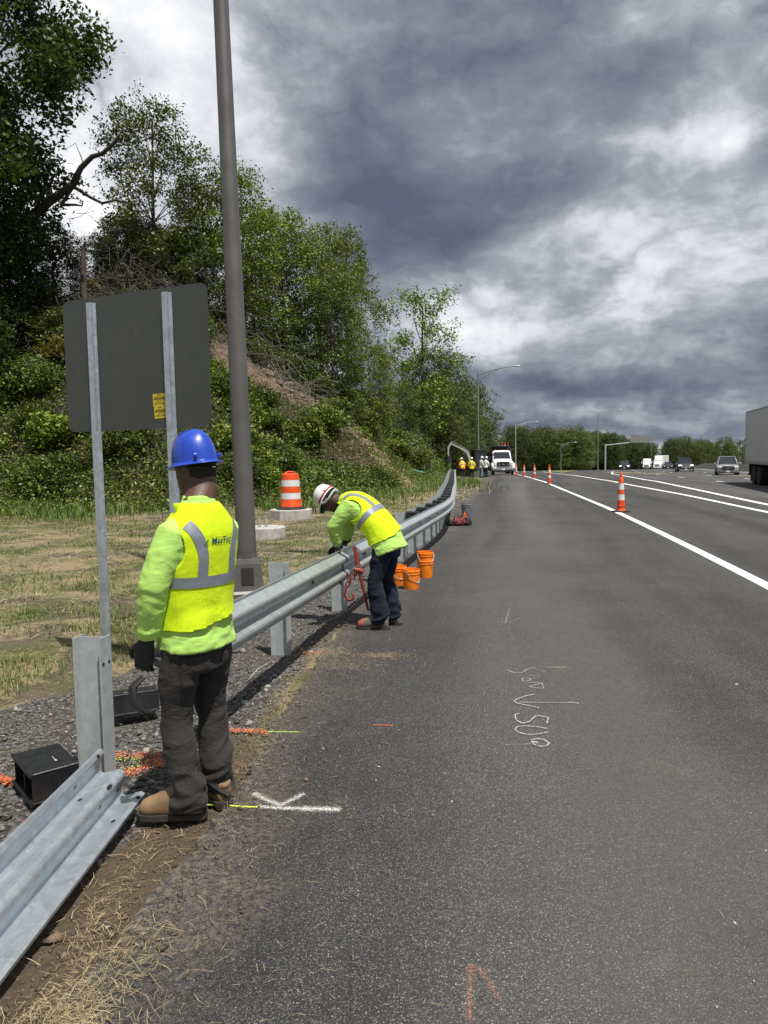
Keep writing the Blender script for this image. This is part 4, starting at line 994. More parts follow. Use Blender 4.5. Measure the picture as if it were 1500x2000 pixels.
# straw washed on to the asphalt near the lower left, and along the edge
def clump(cx_, cy_, sx, sy, n): return g.normal(cx_, sx, n), g.normal(cy_, sy, n)
CX, CY = [], []
for c in ((-.97, 2.05, .08, .10, 1000), (-.90, 2.32, .08, .09, 220), (-1.08, 2.6, .04, .2, 260), (-1.05, 3.0, .03, .2, 60), (-.75, 4.9, .06, .7, 1000), (-.62, 6.0, .05, .5, 500), (-.5, 6.1, .12, .10, 600), (-.05, 5.95, .14, .06, 500), (-.30, 5.7, .20, .12, 420), (-.35, 5.3, .3, .5, 160), (-.55, 3.9, .3, .5, 170), (-.5, 2.6, .35, .5, 150), (.3, 3.5, 1.5, 1.8, 110), (1.4, 16.6, .2, 2.0, 900), (.7, 13.5, .12, 1.5, 500)):
    a, b = clump(*c); CX.append(a); CY.append(b)
CX = np.concatenate(CX); CY = np.concatenate(CY); CZ = np.maximum(terr(CX, CY), np.where(wlat(CX, CY) > -.03, prof(CX, CY)+.002, -9))
V, F = straws(CX, CY, CZ, .045, .0013, 4, .14); tag(meshobj('edge_straw', V, F, STRAW), 'loose dry straw and grass clippings along the asphalt edge', 'straw', None, 'stuff')
a, b = clump(-.86, 2.2, .14, .16, 50); zz_ = terr(a, b)+.01; V, F = straws(a, b, np.maximum(zz_, .004), .10, .0016, 6, .12); tag(meshobj('long_straw', V, F, STRAW), 'longer straw stalks lying on the near asphalt edge', 'straw', None, 'stuff')
# gravel
def rocks(n, fn, size, x0, x1, y0, y1, m_, name, label, seed, cat='gravel', zf=None):
    gg = np.random.default_rng(seed); X = gg.uniform(x0, x1, n); Y = gg.uniform(y0, y1, n); k = gg.random(n) < fn(X, Y); X, Y = X[k], Y[k]; Z = terr(X, Y) if zf is None else zf(X, Y)
    N = len(X); T = np.array([(1, 0, 0), (-.3, .9, 0), (-.8, -.4, .1), (.3, -.85, .05), (.1, .1, .5), (0, 0, -.45)]); FT = np.array([(0, 1, 4), (1, 2, 4), (2, 3, 4), (3, 0, 4), (1, 0, 5), (2, 1, 5), (3, 2, 5), (0, 3, 5)])
    s = size*gg.lognormal(0, .45, N); P_ = T[None]+gg.normal(0, .22, (N, 6, 3)); P_ = P_*s[:, None, None]*gg.uniform(.6, 1.2, (N, 1, 3))
    a = gg.uniform(0, 6.28, N); ca_, sa_ = np.cos(a)[:, None], np.sin(a)[:, None]; tl = gg.normal(0, .5, N); ct, st_ = np.cos(tl)[:, None], np.sin(tl)[:, None]
    y_, z_ = P_[..., 1]*ct-P_[..., 2]*st_, P_[..., 1]*st_+P_[..., 2]*ct
    V = np.stack([P_[..., 0]*ca_-y_*sa_+X[:, None], P_[..., 0]*sa_+y_*ca_+Y[:, None], z_+Z[:, None]+s[:, None]*.25], -1).reshape(-1, 3)
    F = (np.arange(N)[:, None, None]*6+FT[None]).reshape(-1, 3); return tag(meshobj(name, V, F, m_), label, cat, None, 'stuff')
GR = mat('gravel_stone', build=lambda t, b, tc: rp(t, b, (.060, .057, .052), (.27, .26, .235), .9))
rocks(120000, lambda X, Y: gravel_mask(X, Y)*(wlat(X, Y) < .0)*near_bias(Y, 6), .0085, -4.6, 3, 2.2, 26, GR, 'gravel', 'crushed dark grey stone along the guardrail posts', 1)
rocks(5200, lambda X, Y: gravel_mask(X, Y)*(wlat(X, Y) < -.1)*near_bias(Y, 4), .015, -3.6, 1, 2.6, 12, GR, 'gravel_chunks', 'larger stone chunks lying among the gravel', 2)
rocks(2600, lambda X, Y: np.exp(-np.abs(wlat(X, Y))/.35)*near_bias(Y, 4), .008, -1.6, 4, 1.5, 26, GR, 'loose_stones', 'small loose stones strewn on the asphalt near its edge', 3, zf=lambda X, Y: np.maximum(terr(X, Y), prof(X, Y)*(wlat(X, Y) > 0)-9*(wlat(X, Y) <= 0)))
rocks(220, lambda X, Y: near_bias(Y, 5), .0038, -.6, 3, 1.3, 14, mat('pale_grit', (.5, .47, .42), .9), 'pale_grit', 'pale grit grains on the asphalt', 5, zf=lambda X, Y: prof(X, Y))
SOILM = mat('soil_clod', build=lambda t, b, tc: rp(t, b, (.06, .042, .028), (.17, .125, .085), .95))
rocks(60000, lambda X, Y: np.exp(-((wlat(X, Y)+.05)/.26)**2)*near_bias(Y, 2.8), .0055, -1.9, .5, 1.6, 8, SOILM, 'soil_clods', 'crumbled brown soil between the loose rail and the asphalt', 6, 'soil', zf=lambda X, Y: np.maximum(terr(X, Y), prof(X, Y)-9*(wlat(X, Y) < .03)))

# ------------------------------------------------------------------ people
def loft(rings, n=24, closed=True):
    """rings: (centre, axis_a, axis_b, exponent)"""
    V = []
    for c, a, b, e in rings:
        c, a, b = Vector(c), Vector(a), Vector(b)
        for k in range(n):
            th = 2*math.pi*k/n; x, y = math.cos(th), math.sin(th); p_ = 2/e
            V.append(c+a*(math.copysign(abs(x)**p_, x))+b*(math.copysign(abs(y)**p_, y)))
    F = [(i*n+k, i*n+(k+1) % n, (i+1)*n+(k+1) % n, (i+1)*n+k) for i in range(len(rings)-1) for k in range(n)]
    if closed: F += [tuple(range(n-1, -1, -1)), tuple(range((len(rings)-1)*n, len(rings)*n))]
    return V, F
def fuse(parts, vox, smooth=5):
    mb = MB()
    for V, F in parts: mb.add(V, F)
    me = bpy.data.meshes.new('tmp'); me.from_pydata(mb.v, [], mb.f); o = bpy.data.objects.new('tmp', me); COL.objects.link(o)
    r_ = o.modifiers.new('r', 'REMESH'); r_.mode = 'VOXEL'; r_.voxel_size = vox; r_.use_smooth_shade = True
    if smooth: s_ = o.modifiers.new('s', 'SMOOTH'); s_.iterations = smooth; s_.factor = .5
    dg = bpy.context.evaluated_depsgraph_get(); e = o.evaluated_get(dg); m2 = e.to_mesh()
    n_ = len(m2.vertices); V = np.empty(n_*3); m2.vertices.foreach_get('co', V); V = V.reshape(-1, 3)
    F = [tuple(p.vertices) for p in m2.polygons]; e.to_mesh_clear(); bpy.data.objects.remove(o); bpy.data.meshes.remove(me)
    return V, F
def normals(V, F):
    N = np.zeros_like(V); A = np.array([f[:3] for f in F]); n_ = np.cross(V[A[:, 1]]-V[A[:, 0]], V[A[:, 2]]-V[A[:, 0]])
    for k in range(len(F[0]) if all(len(f) == len(F[0]) for f in F) else 3): np.add.at(N, np.array([f[k] for f in F]), n_)
    return N/np.maximum(np.linalg.norm(N, axis=1), 1e-9)[:, None]
def wrinkle(V, F, amp, sc_=(9, 9, 9), seed=0, rot=None, mask=None):
    N = normals(V, F); Q = V @ rot if rot is not None else V
    wv_ = fbm(Q*3.1, 2, seed+50); Q = Q*np.array(sc_)+np.stack([wv_, wv_, wv_], 1)*1.2
    r_ = 1-np.abs(2*fbm(Q, 2, seed)-1)*1.6; r_ = r_-r_.mean()
    a = amp if mask is None else amp*mask
    return V+N*(r_*a)[:, None] if np.ndim(a) else V+N*(r_*a)[:, None]
def cut(V, F, phi):
    """keep phi>0, rim snapped onto phi=0"""
    ph = phi(V); Fk = [f for f in F if max(ph[list(f)]) > 0]
    V = V.copy(); bad = np.unique([i for f in Fk for i in f]); bad = bad[ph[bad] < 0]; e = 1e-3
    for _ in range(2):
        P_ = V[bad]; p0 = phi(P_); G = np.stack([(phi(P_+np.eye(3)[k]*e)-p0)/e for k in range(3)], 1); g2 = np.maximum((G*G).sum(1), .2)
        V[bad] = P_-G*(np.clip(p0, -.03, .03)/g2)[:, None]
    used = sorted({i for f in Fk for i in f}); mp = {a: i for i, a in enumerate(used)}
    return V[used], [tuple(mp[i] for i in f) for f in Fk]
def rotx(a): return Matrix.Rotation(a, 3, 'X')
def V3(*a): return Vector(a)
def boot(parent, pos, yaw, m_up, m_sole, pitch=0, s=1, nm='boot', toecol=None, collar=.13):
    b = thing(nm, None, None, pos, yaw); b.parent = parent; b.scale = (s, s, s)
    R_ = []
    for y, w, h, z in ((-.085, .028, .04, .055), (-.075, .040, .062, .068), (-.03, .047, .085, .085), (.03, .048, .085, .085), (.08, .050, .065, .07), (.13, .054, .050, .058), (.17, .052, .043, .05), (.20, .042, .034, .043), (.214, .02, .018, .036)):
        R_.append(((0, y, z), (w, 0, 0), (0, 0, h), 2.3))
    up = loft(R_, 20); V, F = fuse([up, loft([((0, -.035, .06), (.045, 0, 0), (0, .052, 0), 2), ((0, -.04, .12), (.046, 0, 0), (0, .055, 0), 2), ((0, -.04, collar), (.048, 0, 0), (0, .058, 0), 2)], 20)], .006, 6)
    V[:, 2] = np.maximum(V[:, 2], .022); V = wrinkle(V, F, .0018, (14, 40, 14), 3)
    mi = None; ms_ = [m_up]
    if toecol: ms_.append(toecol); c_ = np.array([V[list(f)].mean(0) for f in F]); mi = (c_[:, 1]+.5*(fbm(c_*30, 2, 3)-.5)*.12 > .135).astype(int)
    o = meshobj('upper', V, F, ms_, b, True, mi); 
    out = [(-.045, -.07), (-.03, -.097), (.0, -.105), (.03, -.097), (.047, -.07), (.050, -.02), (.049, .04), (.056, .10), (.060, .15), (.052, .195), (.03, .222), (0, .228), (-.03, .222), (-.052, .195), (-.058, .15), (-.055, .10), (-.048, .04), (-.049, -.02)]
    m = MB(); m.prism(out, 0, .026); bm_ = m.build('sole', m_sole, b)
    t_ = MB()
    for i in range(5): yy = .035+.022*i; t_.tube([(-.030, yy, .147-.017*i), (0, yy+.004, .158-.020*i), (.030, yy, .147-.017*i)], .0035, 5)
    t_.build('laces', MATS.get('lace') or mat('lace', (.10, .075, .05), .9), b)
    return b
def hand(parent, wrist, d, pn, side, m_, curl=.8, s=1.0, vox=.0045, name='glove', cuff=None):
    """d: finger direction, pn: palm normal (towards which fingers curl), side: +1 thumb along d x pn"""
    d = Vector(d).normalized(); pn = Vector(pn); pn = (pn-d*pn.dot(d)).normalized(); x = d.cross(pn)*side
    W = Vector(wrist); P_ = []
    P_.append(loft([(W-d*.05*s, x*.033*s, pn*.027*s, 2), (W, x*.034*s, pn*.024*s, 2), (W+d*.04*s, x*.042*s, pn*.019*s, 2.5), (W+d*.085*s, x*.044*s, pn*.016*s, 2.6), (W+d*.10*s, x*.040*s, pn*.012*s, 2.4)], 16))
    for i, (o_, L) in enumerate(((.032, .072), (.011, .080), (-.011, .075), (-.031, .060))):
        p = W+d*.085*s+x*o_*s; pts = [p]; a = curl*.35; q_ = p
        for k in range(3):
            dd = d*math.cos(a)+pn*math.sin(a)+x*o_*.8; q_ = q_+dd.normalized()*L*s*(.45, .32, .26)[k]; pts.append(q_); a += curl*.65
        m = MB(); m.tube(pts, [.0105*s, .0105*s, .0095*s, .0075*s], 8); P_.append((m.v, m.f))
    p = W+d*.02*s+x*.03*s; q1 = p+(x*.7+d*.6+pn*.25).normalized()*.045*s; q2 = q1+(d*.85+x*.15+pn*.4*curl).normalized()*.035*s; q3 = q2+(d*.9-x*.1+pn*.5*curl).normalized()*.025*s
    m = MB(); m.tube([W+d*.0+x*.015*s, p, q1, q2, q3], [.018*s, .017*s, .0125*s, .0115*s, .008*s], 8); P_.append((m.v, m.f))
    V, F = fuse(P_, vox, 3); return meshobj(name, V, F, m_, parent, True)

SKIN = mat('skin', (.085, .045, .028), .5, var=.12, vscale=12, bump=.15, bscale=90)
HAIR = mat('hair', (.008, .007, .006), .8, var=.3, vscale=40)
def b_cloth(c, weave=900, var=.08, bmp=.25, grid=False):
    def f(t, b, tc):
        n = t.noise(tc, 7, 5, .6); w_ = t.noise(tc, weave, 2, .5)
        a = tuple(x*(1-var) for x in c); d_ = tuple(min(.95, x*(1+var)) for x in c)
        col = t.mix(n, a, d_)
        if grid:
            v = t.vor(tc, 210, 'F1', 'Distance', .0); col = t.mix(t.step(v, .48, .25), col, tuple(x*.80 for x in c))
        t.put(b.inputs['Base Color'], col); b.inputs['Roughness'].default_value = .85; b.inputs['Specular IOR Level'].default_value = .2
        b.inputs['Sheen Weight'].default_value = .04
        cr_ = t.noise(t.vmath('MULTIPLY', tc, (1, 1, 1.6)), 16, 5, .6, .8)
        t.put(b.inputs['Normal'], t.bump(t.math('ADD', cr_, t.math('MULTIPLY', w_, .08)), bmp, .02))
    return f
VEST = mat('hi_vis_mesh', build=b_cloth((.60, .80, .012), grid=True, bmp=.18))
SHIRT = mat('lime_shirt', build=b_cloth((.40, .64, .14)))
PANTS = mat('charcoal_canvas', build=b_cloth((.034, .031, .029), var=.25, bmp=.6))
JEAN = mat('navy_denim', build=b_cloth((.009, .014, .028), var=.4, bmp=.5))
TAPE = mat('reflective_tape', (.235, .255, .29), .45, .25, var=.07, vscale=30)
GLOVEM = mat('glove_black', (.012, .012, .013), .7, var=.4, vscale=30, bump=.4, bscale=200)
BOOTM = mat('boot_leather', (.20, .125, .065), .75, var=.2, vscale=9, bump=.3, bscale=70)
SOLE = mat('boot_sole', (.035, .028, .024), .8, var=.3)

def bendf(lean0, lean1, z0=.86, L=.52):
    S = np.linspace(0, .9, 181); ph = lean0+(lean1-lean0)*np.clip(S/L, 0, 1)**.9
    ds = S[1]-S[0]; yc = np.concatenate([[0], np.cumsum(np.sin((ph[1:]+ph[:-1])/2)*ds)]); zc = z0+np.concatenate([[0], np.cumsum(np.cos((ph[1:]+ph[:-1])/2)*ds)])
    def f(P_):
        P_ = np.atleast_2d(np.asarray(P_, float)); s = P_[:, 2]-z0; sp_ = np.clip(s, 0, .9)
        p = np.interp(sp_, S, ph); y_ = np.interp(sp_, S, yc); z_ = np.interp(sp_, S, zc); ex = np.minimum(s, 0)
        return np.stack([P_[:, 0], y_+P_[:, 1]*np.cos(p)+ex*np.sin(p), z_-P_[:, 1]*np.sin(p)+ex*np.cos(p)], 1)
    return f
TOR = [(.78, .206, .158, .0), (.90, .188, .142, 0), (1.0, .178, .130, .005), (1.12, .186, .135, .005), (1.24, .198, .135, 0), (1.33, .190, .122, -.01), (1.375, .164, .106, -.015), (1.425, .116, .088, -.014), (1.463, .080, .074, -.008), (1.495, .068, .066, -.004)]
def person(name, label, loc, rz, lean=(0, 0), sh=1.0, fat=1.0, L=None, arms=None, legs=None, head=(0, 0), near=True, shirt=SHIRT, vest=VEST, pants=PANTS, hatm=None, hat='full', glove=GLOVEM, skin=SKIN, bootm=BOOTM, hem=.80, tape=True, vesthem=.93, group=None, feet=None, toecol=None, hoff=(0, 0), hs=1.0):
    o = thing(name, label, 'person', loc, rz, group); vx = .0085 if near else .022
    B = bendf(*[R(a) for a in lean])
    def b1(p): return Vector(B([p])[0])
    # torso + vest in straight pose
    g_ = fat
    rings = [((0, c, z), (a*g_, 0, 0), (0, b*g_, 0), 2.35) for z, a, b, c in TOR if z >= hem-.03]
    rings[0] = ((0, rings[0][0][1], hem),)+rings[0][1:]
    tv, tf = loft(rings, 32); tvv = B(np.array([tuple(v) for v in tv]))
    sl = []
    hands = []
    for s_, A in ((-1, arms[0]), (1, arms[1])):
        S_ = b1((s_*.166*g_, -.01, 1.325)); E_ = Vector(A[0]); W_ = Vector(A[1]); hands.append((S_, E_, W_))
        S0 = b1((s_*.09, -.01, 1.355))
        pts = [S0, S_, S_.lerp(E_, .35), S_.lerp(E_, .75), E_, E_.lerp(W_, .4), E_.lerp(W_, .85), W_]
        rs = [.062, .078*g_, .080*g_, .073*g_, .069, .064, .052, .046]
        m = MB(); m.tube(pts, rs, 18); sl.append((m.v, m.f))
    V, F = fuse([([tuple(v) for v in tvv], tf)]+sl, vx, 6)
    if near:
        hang = np.clip((1.2-V[:, 2])/.3, .35, 1)
        V = wrinkle(V, F, .010, (7, 7, 16), 5, mask=hang); V = wrinkle(V, F, .0045, (16, 16, 30), 8)
    meshobj('shirt', V, F, shirt, o, True)
    # body under the clothes
    hc = b1((hoff[0], .02+hoff[1], 1.49)); hp = R(head[0]); hy = R(head[1])
    HM = Matrix.Rotation(hy, 3, 'Z') @ Matrix.Rotation(-hp, 3, 'X')
    hcen = hc+HM @ Vector((0, .035, .125))
    def hl(p): return hcen+HM @ Vector(p)
    bp = []
    m = MB(); m.tube([b1((0, -.01, 1.36)), b1((0, 0, 1.46)), hc+HM @ Vector((0, .005, .03)), hl((0, -.02, -.02))], [.078, .072, .070, .070], 16); bp.append((m.v, m.f))
    bp.append(loft([(hl(c), HM @ Vector((a, 0, 0)), HM @ Vector((0, b, 0)), 2.1) for c, a, b in (((0, .045, -.125), .022, .022), ((0, .035, -.112), .045, .05), ((0, .022, -.075), .060, .075), ((0, .008, -.03), .069, .091), ((0, 0, .02), .075, .099), ((0, -.004, .06), .074, .097), ((0, -.006, .095), .058, .078), ((0, -.006, .115), .025, .035))], 24))
    bp.append(loft([(hl((0, .095, .015)), HM @ V3(.010, 0, 0), HM @ V3(0, .008, 0), 2), (hl((0, .108, -.02)), HM @ V3(.015, 0, 0), HM @ V3(0, .014, 0), 2), (hl((0, .10, -.035)), HM @ V3(.016, 0, 0), HM @ V3(0, .010, 0), 2)], 10))
    bp.append(loft([(hl((0, .088, -.052)), HM @ V3(.022, 0, 0), HM @ V3(0, .010, 0), 2), (hl((0, .090, -.062)), HM @ V3(.026, 0, 0), HM @ V3(0, .012, 0), 2), (hl((0, .084, -.073)), HM @ V3(.02, 0, 0), HM @ V3(0, .010, 0), 2)], 10))
    for s_ in (-1, 1): bp.append(loft([(hl((s_*.068, -.005, -.035)), HM @ V3(.009, 0, 0), HM @ V3(0, .010, 0), 2), (hl((s_*.082, -.012, .0)), HM @ V3(.008, -.004, 0), HM @ V3(0, .019, 0), 2), (hl((s_*.083, -.014, .020)), HM @ V3(.008, 0, 0), HM @ V3(0, .016, 0), 2), (hl((s_*.076, -.010, .032)), HM @ V3(.006, 0, 0), HM @ V3(0, .008, 0), 2)], 10))
    m = MB(); m.tube([b1((0, 0, .86)), b1((0, 0, 1.1)), b1((0, -.01, 1.38))], [.10, .11, .075], 12); bp.append((m.v, m.f))
    for S_, E_, W_ in hands:
        m = MB(); m.tube([b1((0, -.01, 1.34)), S_, E_, W_, W_+(W_-E_).normalized()*.05], [.04, .04, .034, .026, .02], 8); bp.append((m.v, m.f))
    for Lg in legs:
        m = MB(); m.tube([b1((0, 0, .86))]+[Vector(p) for p in Lg], [.08, .06, .045, .032], 8); bp.append((m.v, m.f))
    V, F = fuse(bp, .0065 if near else .018, 3 if near else 1); meshobj('body', V, F, skin, o, True)
    if near:
        for s_ in (-1, 1):
            m = MB(); m.lathe([(0, -.011), (.008, -.008), (.011, 0), (.008, .008), (0, .011)], 12, c=hl((s_*.030, .083, .012))); m.build('eye', mat('eye', (.4, .38, .35), .2), o, smooth=True)
    # hair cap
    hr = loft([(hl(c), HM @ Vector((a, 0, 0)), HM @ Vector((0, b, 0)), 2.1) for c, a, b in (((0, -.040, -.058), .060, .048), ((0, -.022, -.02), .073, .080), ((0, -.014, .02), .078, .092), ((0, -.01, .06), .076, .094), ((0, -.008, .10), .060, .080), ((0, -.008, .122), .02, .03))], 20)
    meshobj('hair', hr[0], hr[1], HAIR, o, True)
    # hard hat
    hm_ = thing('hard_hat', None, None); hm_.parent = o
    prof_ = [(1.0, .035), (.99, .06), (.95, .09), (.86, .125), (.72, .152), (.50, .172), (.25, .181), (0, .183)]
    V = []; n = 40
    for r_, z in prof_:
        for k in range(n):
            th = 2*math.pi*k/n; rd = 1+.05*max(0, math.cos(2*th-math.pi))*0
            ridge = .010*math.exp(-(math.cos(th)*r_*1.0/.34)**4)*(1-r_**6) if hat == 'full' else .004*math.exp(-(math.cos(th)*r_/.25)**4)*(1-r_**6)
            V.append(hl((math.cos(th)*.102*hs*r_, math.sin(th)*.122*hs*r_-.004, z*.97+ridge)))
    F = [(i*n+k, i*n+(k+1) % n, (i+1)*n+(k+1) % n, (i+1)*n+k) for i in range(len(prof_)-1) for k in range(n)]
    meshobj('shell', V, F, hatm, hm_, True)
    V = []
    for rr_, dz_ in ((1.0, .038), (1.06, .028), (1.0, .0), (.99, .034)):
        pass
    bl = [(0, .036), (.008, .028), (.030, .019), (.031, .015), (.008, .022), (-.004, .03)]
    for ex, z in bl:
        for k in range(n):
            th = 2*math.pi*k/n; f_ = 1 if hat == 'full' else max(.12, math.sin(th))**1.2*1.5+.08
            V.append(hl((math.cos(th)*(.102*hs+ex*f_*hs), math.sin(th)*(.122*hs+ex*f_*1.1*hs)-.004, z)))
    F = [(i*n+k, i*n+(k+1) % n, ((i+1) % 6)*n+(k+1) % n, ((i+1) % 6)*n+k) for i in range(6) for k in range(n)]
    meshobj('brim', V, F, hatm, hm_, True)
    if near:
        m = MB()
        for s_ in (-1, 1): m.lathe([(0, 0), (.012, .001), (.010, .012), (0, .014)], 12, c=hl((s_*.085, -.082, .055)), M=(HM @ Matrix.Rotation(R(90), 3, 'X') @ Matrix.Rotation(R(-s_*42), 3, 'Y')))
        m.build('strap_knob', hatm, hm_, smooth=True)
        m = MB(); m.tube([hl((x*.082, -math.sqrt(max(0, 1-x*x*.9))*.098-.004, .005-.012*(1-abs(x)))) for x in np.linspace(-1, 1, 13)], .011, 8, squash=.5); m.build('headband', MATB, hm_, smooth=True)
        m = MB(); m.box(hl((0, -.112, -.004)), (.022, .006, .004), M=HM); m.build('buckle', CHROME, hm_)
    # vest
    vr = [((0, c, z), ((a*g_+.014), 0, 0), (0, (b*g_+.015), 0), 2.35) for z, a, b, c in TOR if z >= .88 and z < 1.47]
    vr[0] = ((0, 0, .84), ((.200*g_), 0, 0), (0, .155*g_, 0), 2.3)
    Vv, Fv = fuse([loft(vr, 32)], vx if near else .018, 2)
    flare = np.clip((1.1-Vv[:, 2])/.2, 0, 1)
    if near:
        th_ = np.arctan2(Vv[:, 1], Vv[:, 0]); N_ = normals(Vv, Fv); Vv = Vv+N_*(flare*(.006+.009*np.sin(th_*5+1)*flare))[:, None]
        Vv = wrinkle(Vv, Fv, .011, (6, 6, 6), 12, mask=.35+flare)
    def ph(P_):
        x, y, z = P_[:, 0], P_[:, 1], P_[:, 2]
        hemf = z-vesthem-.012*np.sin(x*9)-.02*(x/.2)
        neck = .115-np.hypot(x*.95, (y-.03)*1.0)+0*z; neckf = np.where(z > 1.38, np.hypot(x, (y-.03)*1.1)-.076-.15*np.clip(z-1.42, 0, .1), 1)
        arm = np.hypot((z-1.27)/.125, (np.abs(x)-.25*g_)/.075)-1; armf = np.where(np.abs(x) > .10, arm*.10, 1)
        front = np.where((y > 0), np.abs(x)-.02-.12*np.clip((z-1.25)/.2, 0, 1), 1)
        return np.minimum(np.minimum(hemf, neckf), np.minimum(armf, front))
    if vest is not None:
        Vc, Fc = cut(Vv, Fv, ph)
        bvh = BVHTree.FromPolygons([Vector(v) for v in Vc], Fc)
        vo = meshobj('vest', B(Vc), Fc, vest, o, True)
        if near: sm = vo.modifiers.new('solid', 'SOLIDIFY'); sm.thickness = .004; sm.offset = -1
        def ribbon(path, wd, nm='reflective_tape', off=.0035, m_=TAPE):
            """path: (x, z, side) side -1 back, +1 front, or ('a', angle, z) around the body"""
            P_ = []
            for q_ in path:
                if q_[0] == 'a': dr = Vector((math.cos(q_[1]), math.sin(q_[1]), 0)); h = bvh.ray_cast(dr*.6+Vector((0, 0, q_[2])), -dr)
                else: h = bvh.ray_cast(Vector((q_[0], .6*q_[2], q_[1])), Vector((0, -q_[2], 0)))
                P_.append((Vector(h[0]), Vector(h[1]), q_) if h[0] else None)
            V = []; F = []; last = None
            runs = [x for x in P_]
            for i, x in enumerate(runs):
                if x is None: last = None; continue
                nb = runs[i+1] if i+1 < len(runs) and runs[i+1] else (runs[i-1] if i and runs[i-1] else None)
                if nb is None: continue
                t_ = (nb[0]-x[0])*(1 if (i+1 < len(runs) and runs[i+1]) else -1); nn = x[1]
                if nn.dot(x[0]-Vector((0, 0, x[0].z))) < 0: nn = -nn
                sd2 = nn.cross(t_).normalized(); k = len(V)
                for w_ in (-.5, -.17, .17, .5):
                    p = x[0]+sd2*w_*wd; c_ = bvh.find_nearest(p); nv = Vector(c_[1]); nv = nv if nv.dot(nn) > 0 else -nv
                    V.append(Vector(c_[0])+nv*off)
                if last is not None: F += [(last+j, last+j+1, k+j+1, k+j) for j in range(3)]
                last = k
            if V: meshobj(nm, B(np.array([tuple(v) for v in V])), F, m_, o, True)
        if tape:
            nn_ = 60 if near else 30
            ribbon([('a', a, 1.12) for a in np.linspace(R(100), R(440), nn_)], .05)
            for s_ in (-1, 1):
                ribbon([(s_*(.088+.062*max(0, (z-1.22)/.17)**1.8), z, -1) for z in np.linspace(1.13, 1.395, 18)], .05)
        return o, bvh, B, hl, HM
    return o, None, B, hl, HM
def trousers(o, B, pel, legs, m_, near=True, seed=0, cuffs=.065, thick=1, hemz=.05):
    P_ = [loft([(B([(0, 0, .70)])[0] if 0 else Vector(B([(0, 0, .86)])[0])+Vector((0, 0, -.17)), (.155*thick, 0, 0), (0, .120*thick, 0), 2.4), (Vector(B([(0, 0, .86)])[0])+Vector((0, -.01, -.08)), (.160*thick, 0, 0), (0, .124*thick, 0), 2.4), (B([(0, 0, .88)])[0], (.150*thick, 0, 0), (0, .112*thick, 0), 2.4), (B([(0, 0, .96)])[0], (.16*thick, 0, 0), (0, .115*thick, 0), 2.4)], 24)]
    for hp_, kn, an in legs:
        hp_, kn, an = Vector(hp_), Vector(kn), Vector(an); an2 = an.copy(); an2.z = hemz
        pts = [hp_+Vector((0, 0, .05)), hp_, hp_.lerp(kn, .5), kn, kn.lerp(an, .5), kn.lerp(an, .85), an2]
        rs = [.075*thick, .098*thick, .096*thick, .080*thick, .080*thick, .080, .078]
        m = MB(); m.tube(pts, rs, 20); P_.append((m.v, m.f))
    V, F = fuse(P_, .008 if near else .022, 6 if near else 2)
    if near:
        z = V[:, 2]; low = np.clip((.5-z)/.4, 0, 1)
        V = wrinkle(V, F, .030, (3.4, 3.4, 9), seed+1, rot=np.array(Matrix.Rotation(R(32), 3, 'Y')), mask=(.45+.75*low)*np.clip((.80-z)/.12, 0, 1))
        V = wrinkle(V, F, .010, (7, 7, 17), seed+4, rot=np.array(Matrix.Rotation(R(-24), 3, 'Y')), mask=(.5+low)*np.clip((.80-z)/.12, 0, 1))
        V[:, 2] = np.maximum(V[:, 2], hemz-.01)
    return meshobj('trousers', V, F, m_, o, True)

BLUEH = mat('hard_hat_blue', (.010, .050, .38), .32, var=.08, vscale=9, coat=.5)
WHITEH = mat('hard_hat_white', (.74, .75, .74), .35, var=.05, coat=.3)
# ---- worker in the blue hard hat, seen from behind
O1 = (-.882, 3.36, 0)
A1 = (((-.238, .0, 1.11), (-.225, .07, .865)), ((.225, .06, 1.11), (.16, .22, .93)))
LG1 = (((-.095, 0, .80), (-.10, .05, .47), (-.095, -.01, .10)), ((.095, 0, .80), (.105, .04, .47), (.10, -.02, .10)))
w1, bv1, B1, hl1, HM1 = person('person', 'worker in a blue hard hat, yellow vest and charcoal trousers standing with back turned', O1, R(58), (-3, -4), arms=A1, legs=LG1, head=(8, 4), hatm=BLUEH, hat='full', fat=.95, hoff=(.045, -.018), hs=.92)
w1.scale = (1.0, 1.0, 1.0)
trousers(w1, B1, None, LG1, PANTS, seed=3, thick=.93)
boot(w1, (-.09, .02, 0), R(30), BOOTM, SOLE, s=1.0, collar=.095)
boot(w1, (.10, .01, 0), R(-14), BOOTM, SOLE, s=1.0, collar=.095)
hand(w1, (-.225, .08, .845), (.0, .25, -1), (.8, .35, 0), -1, GLOVEM, .75, 1.06)
hand(w1, (.155, .235, .915), (0, .6, -1), (-.8, .35, 0), 1, GLOVEM, .8, 1.06)
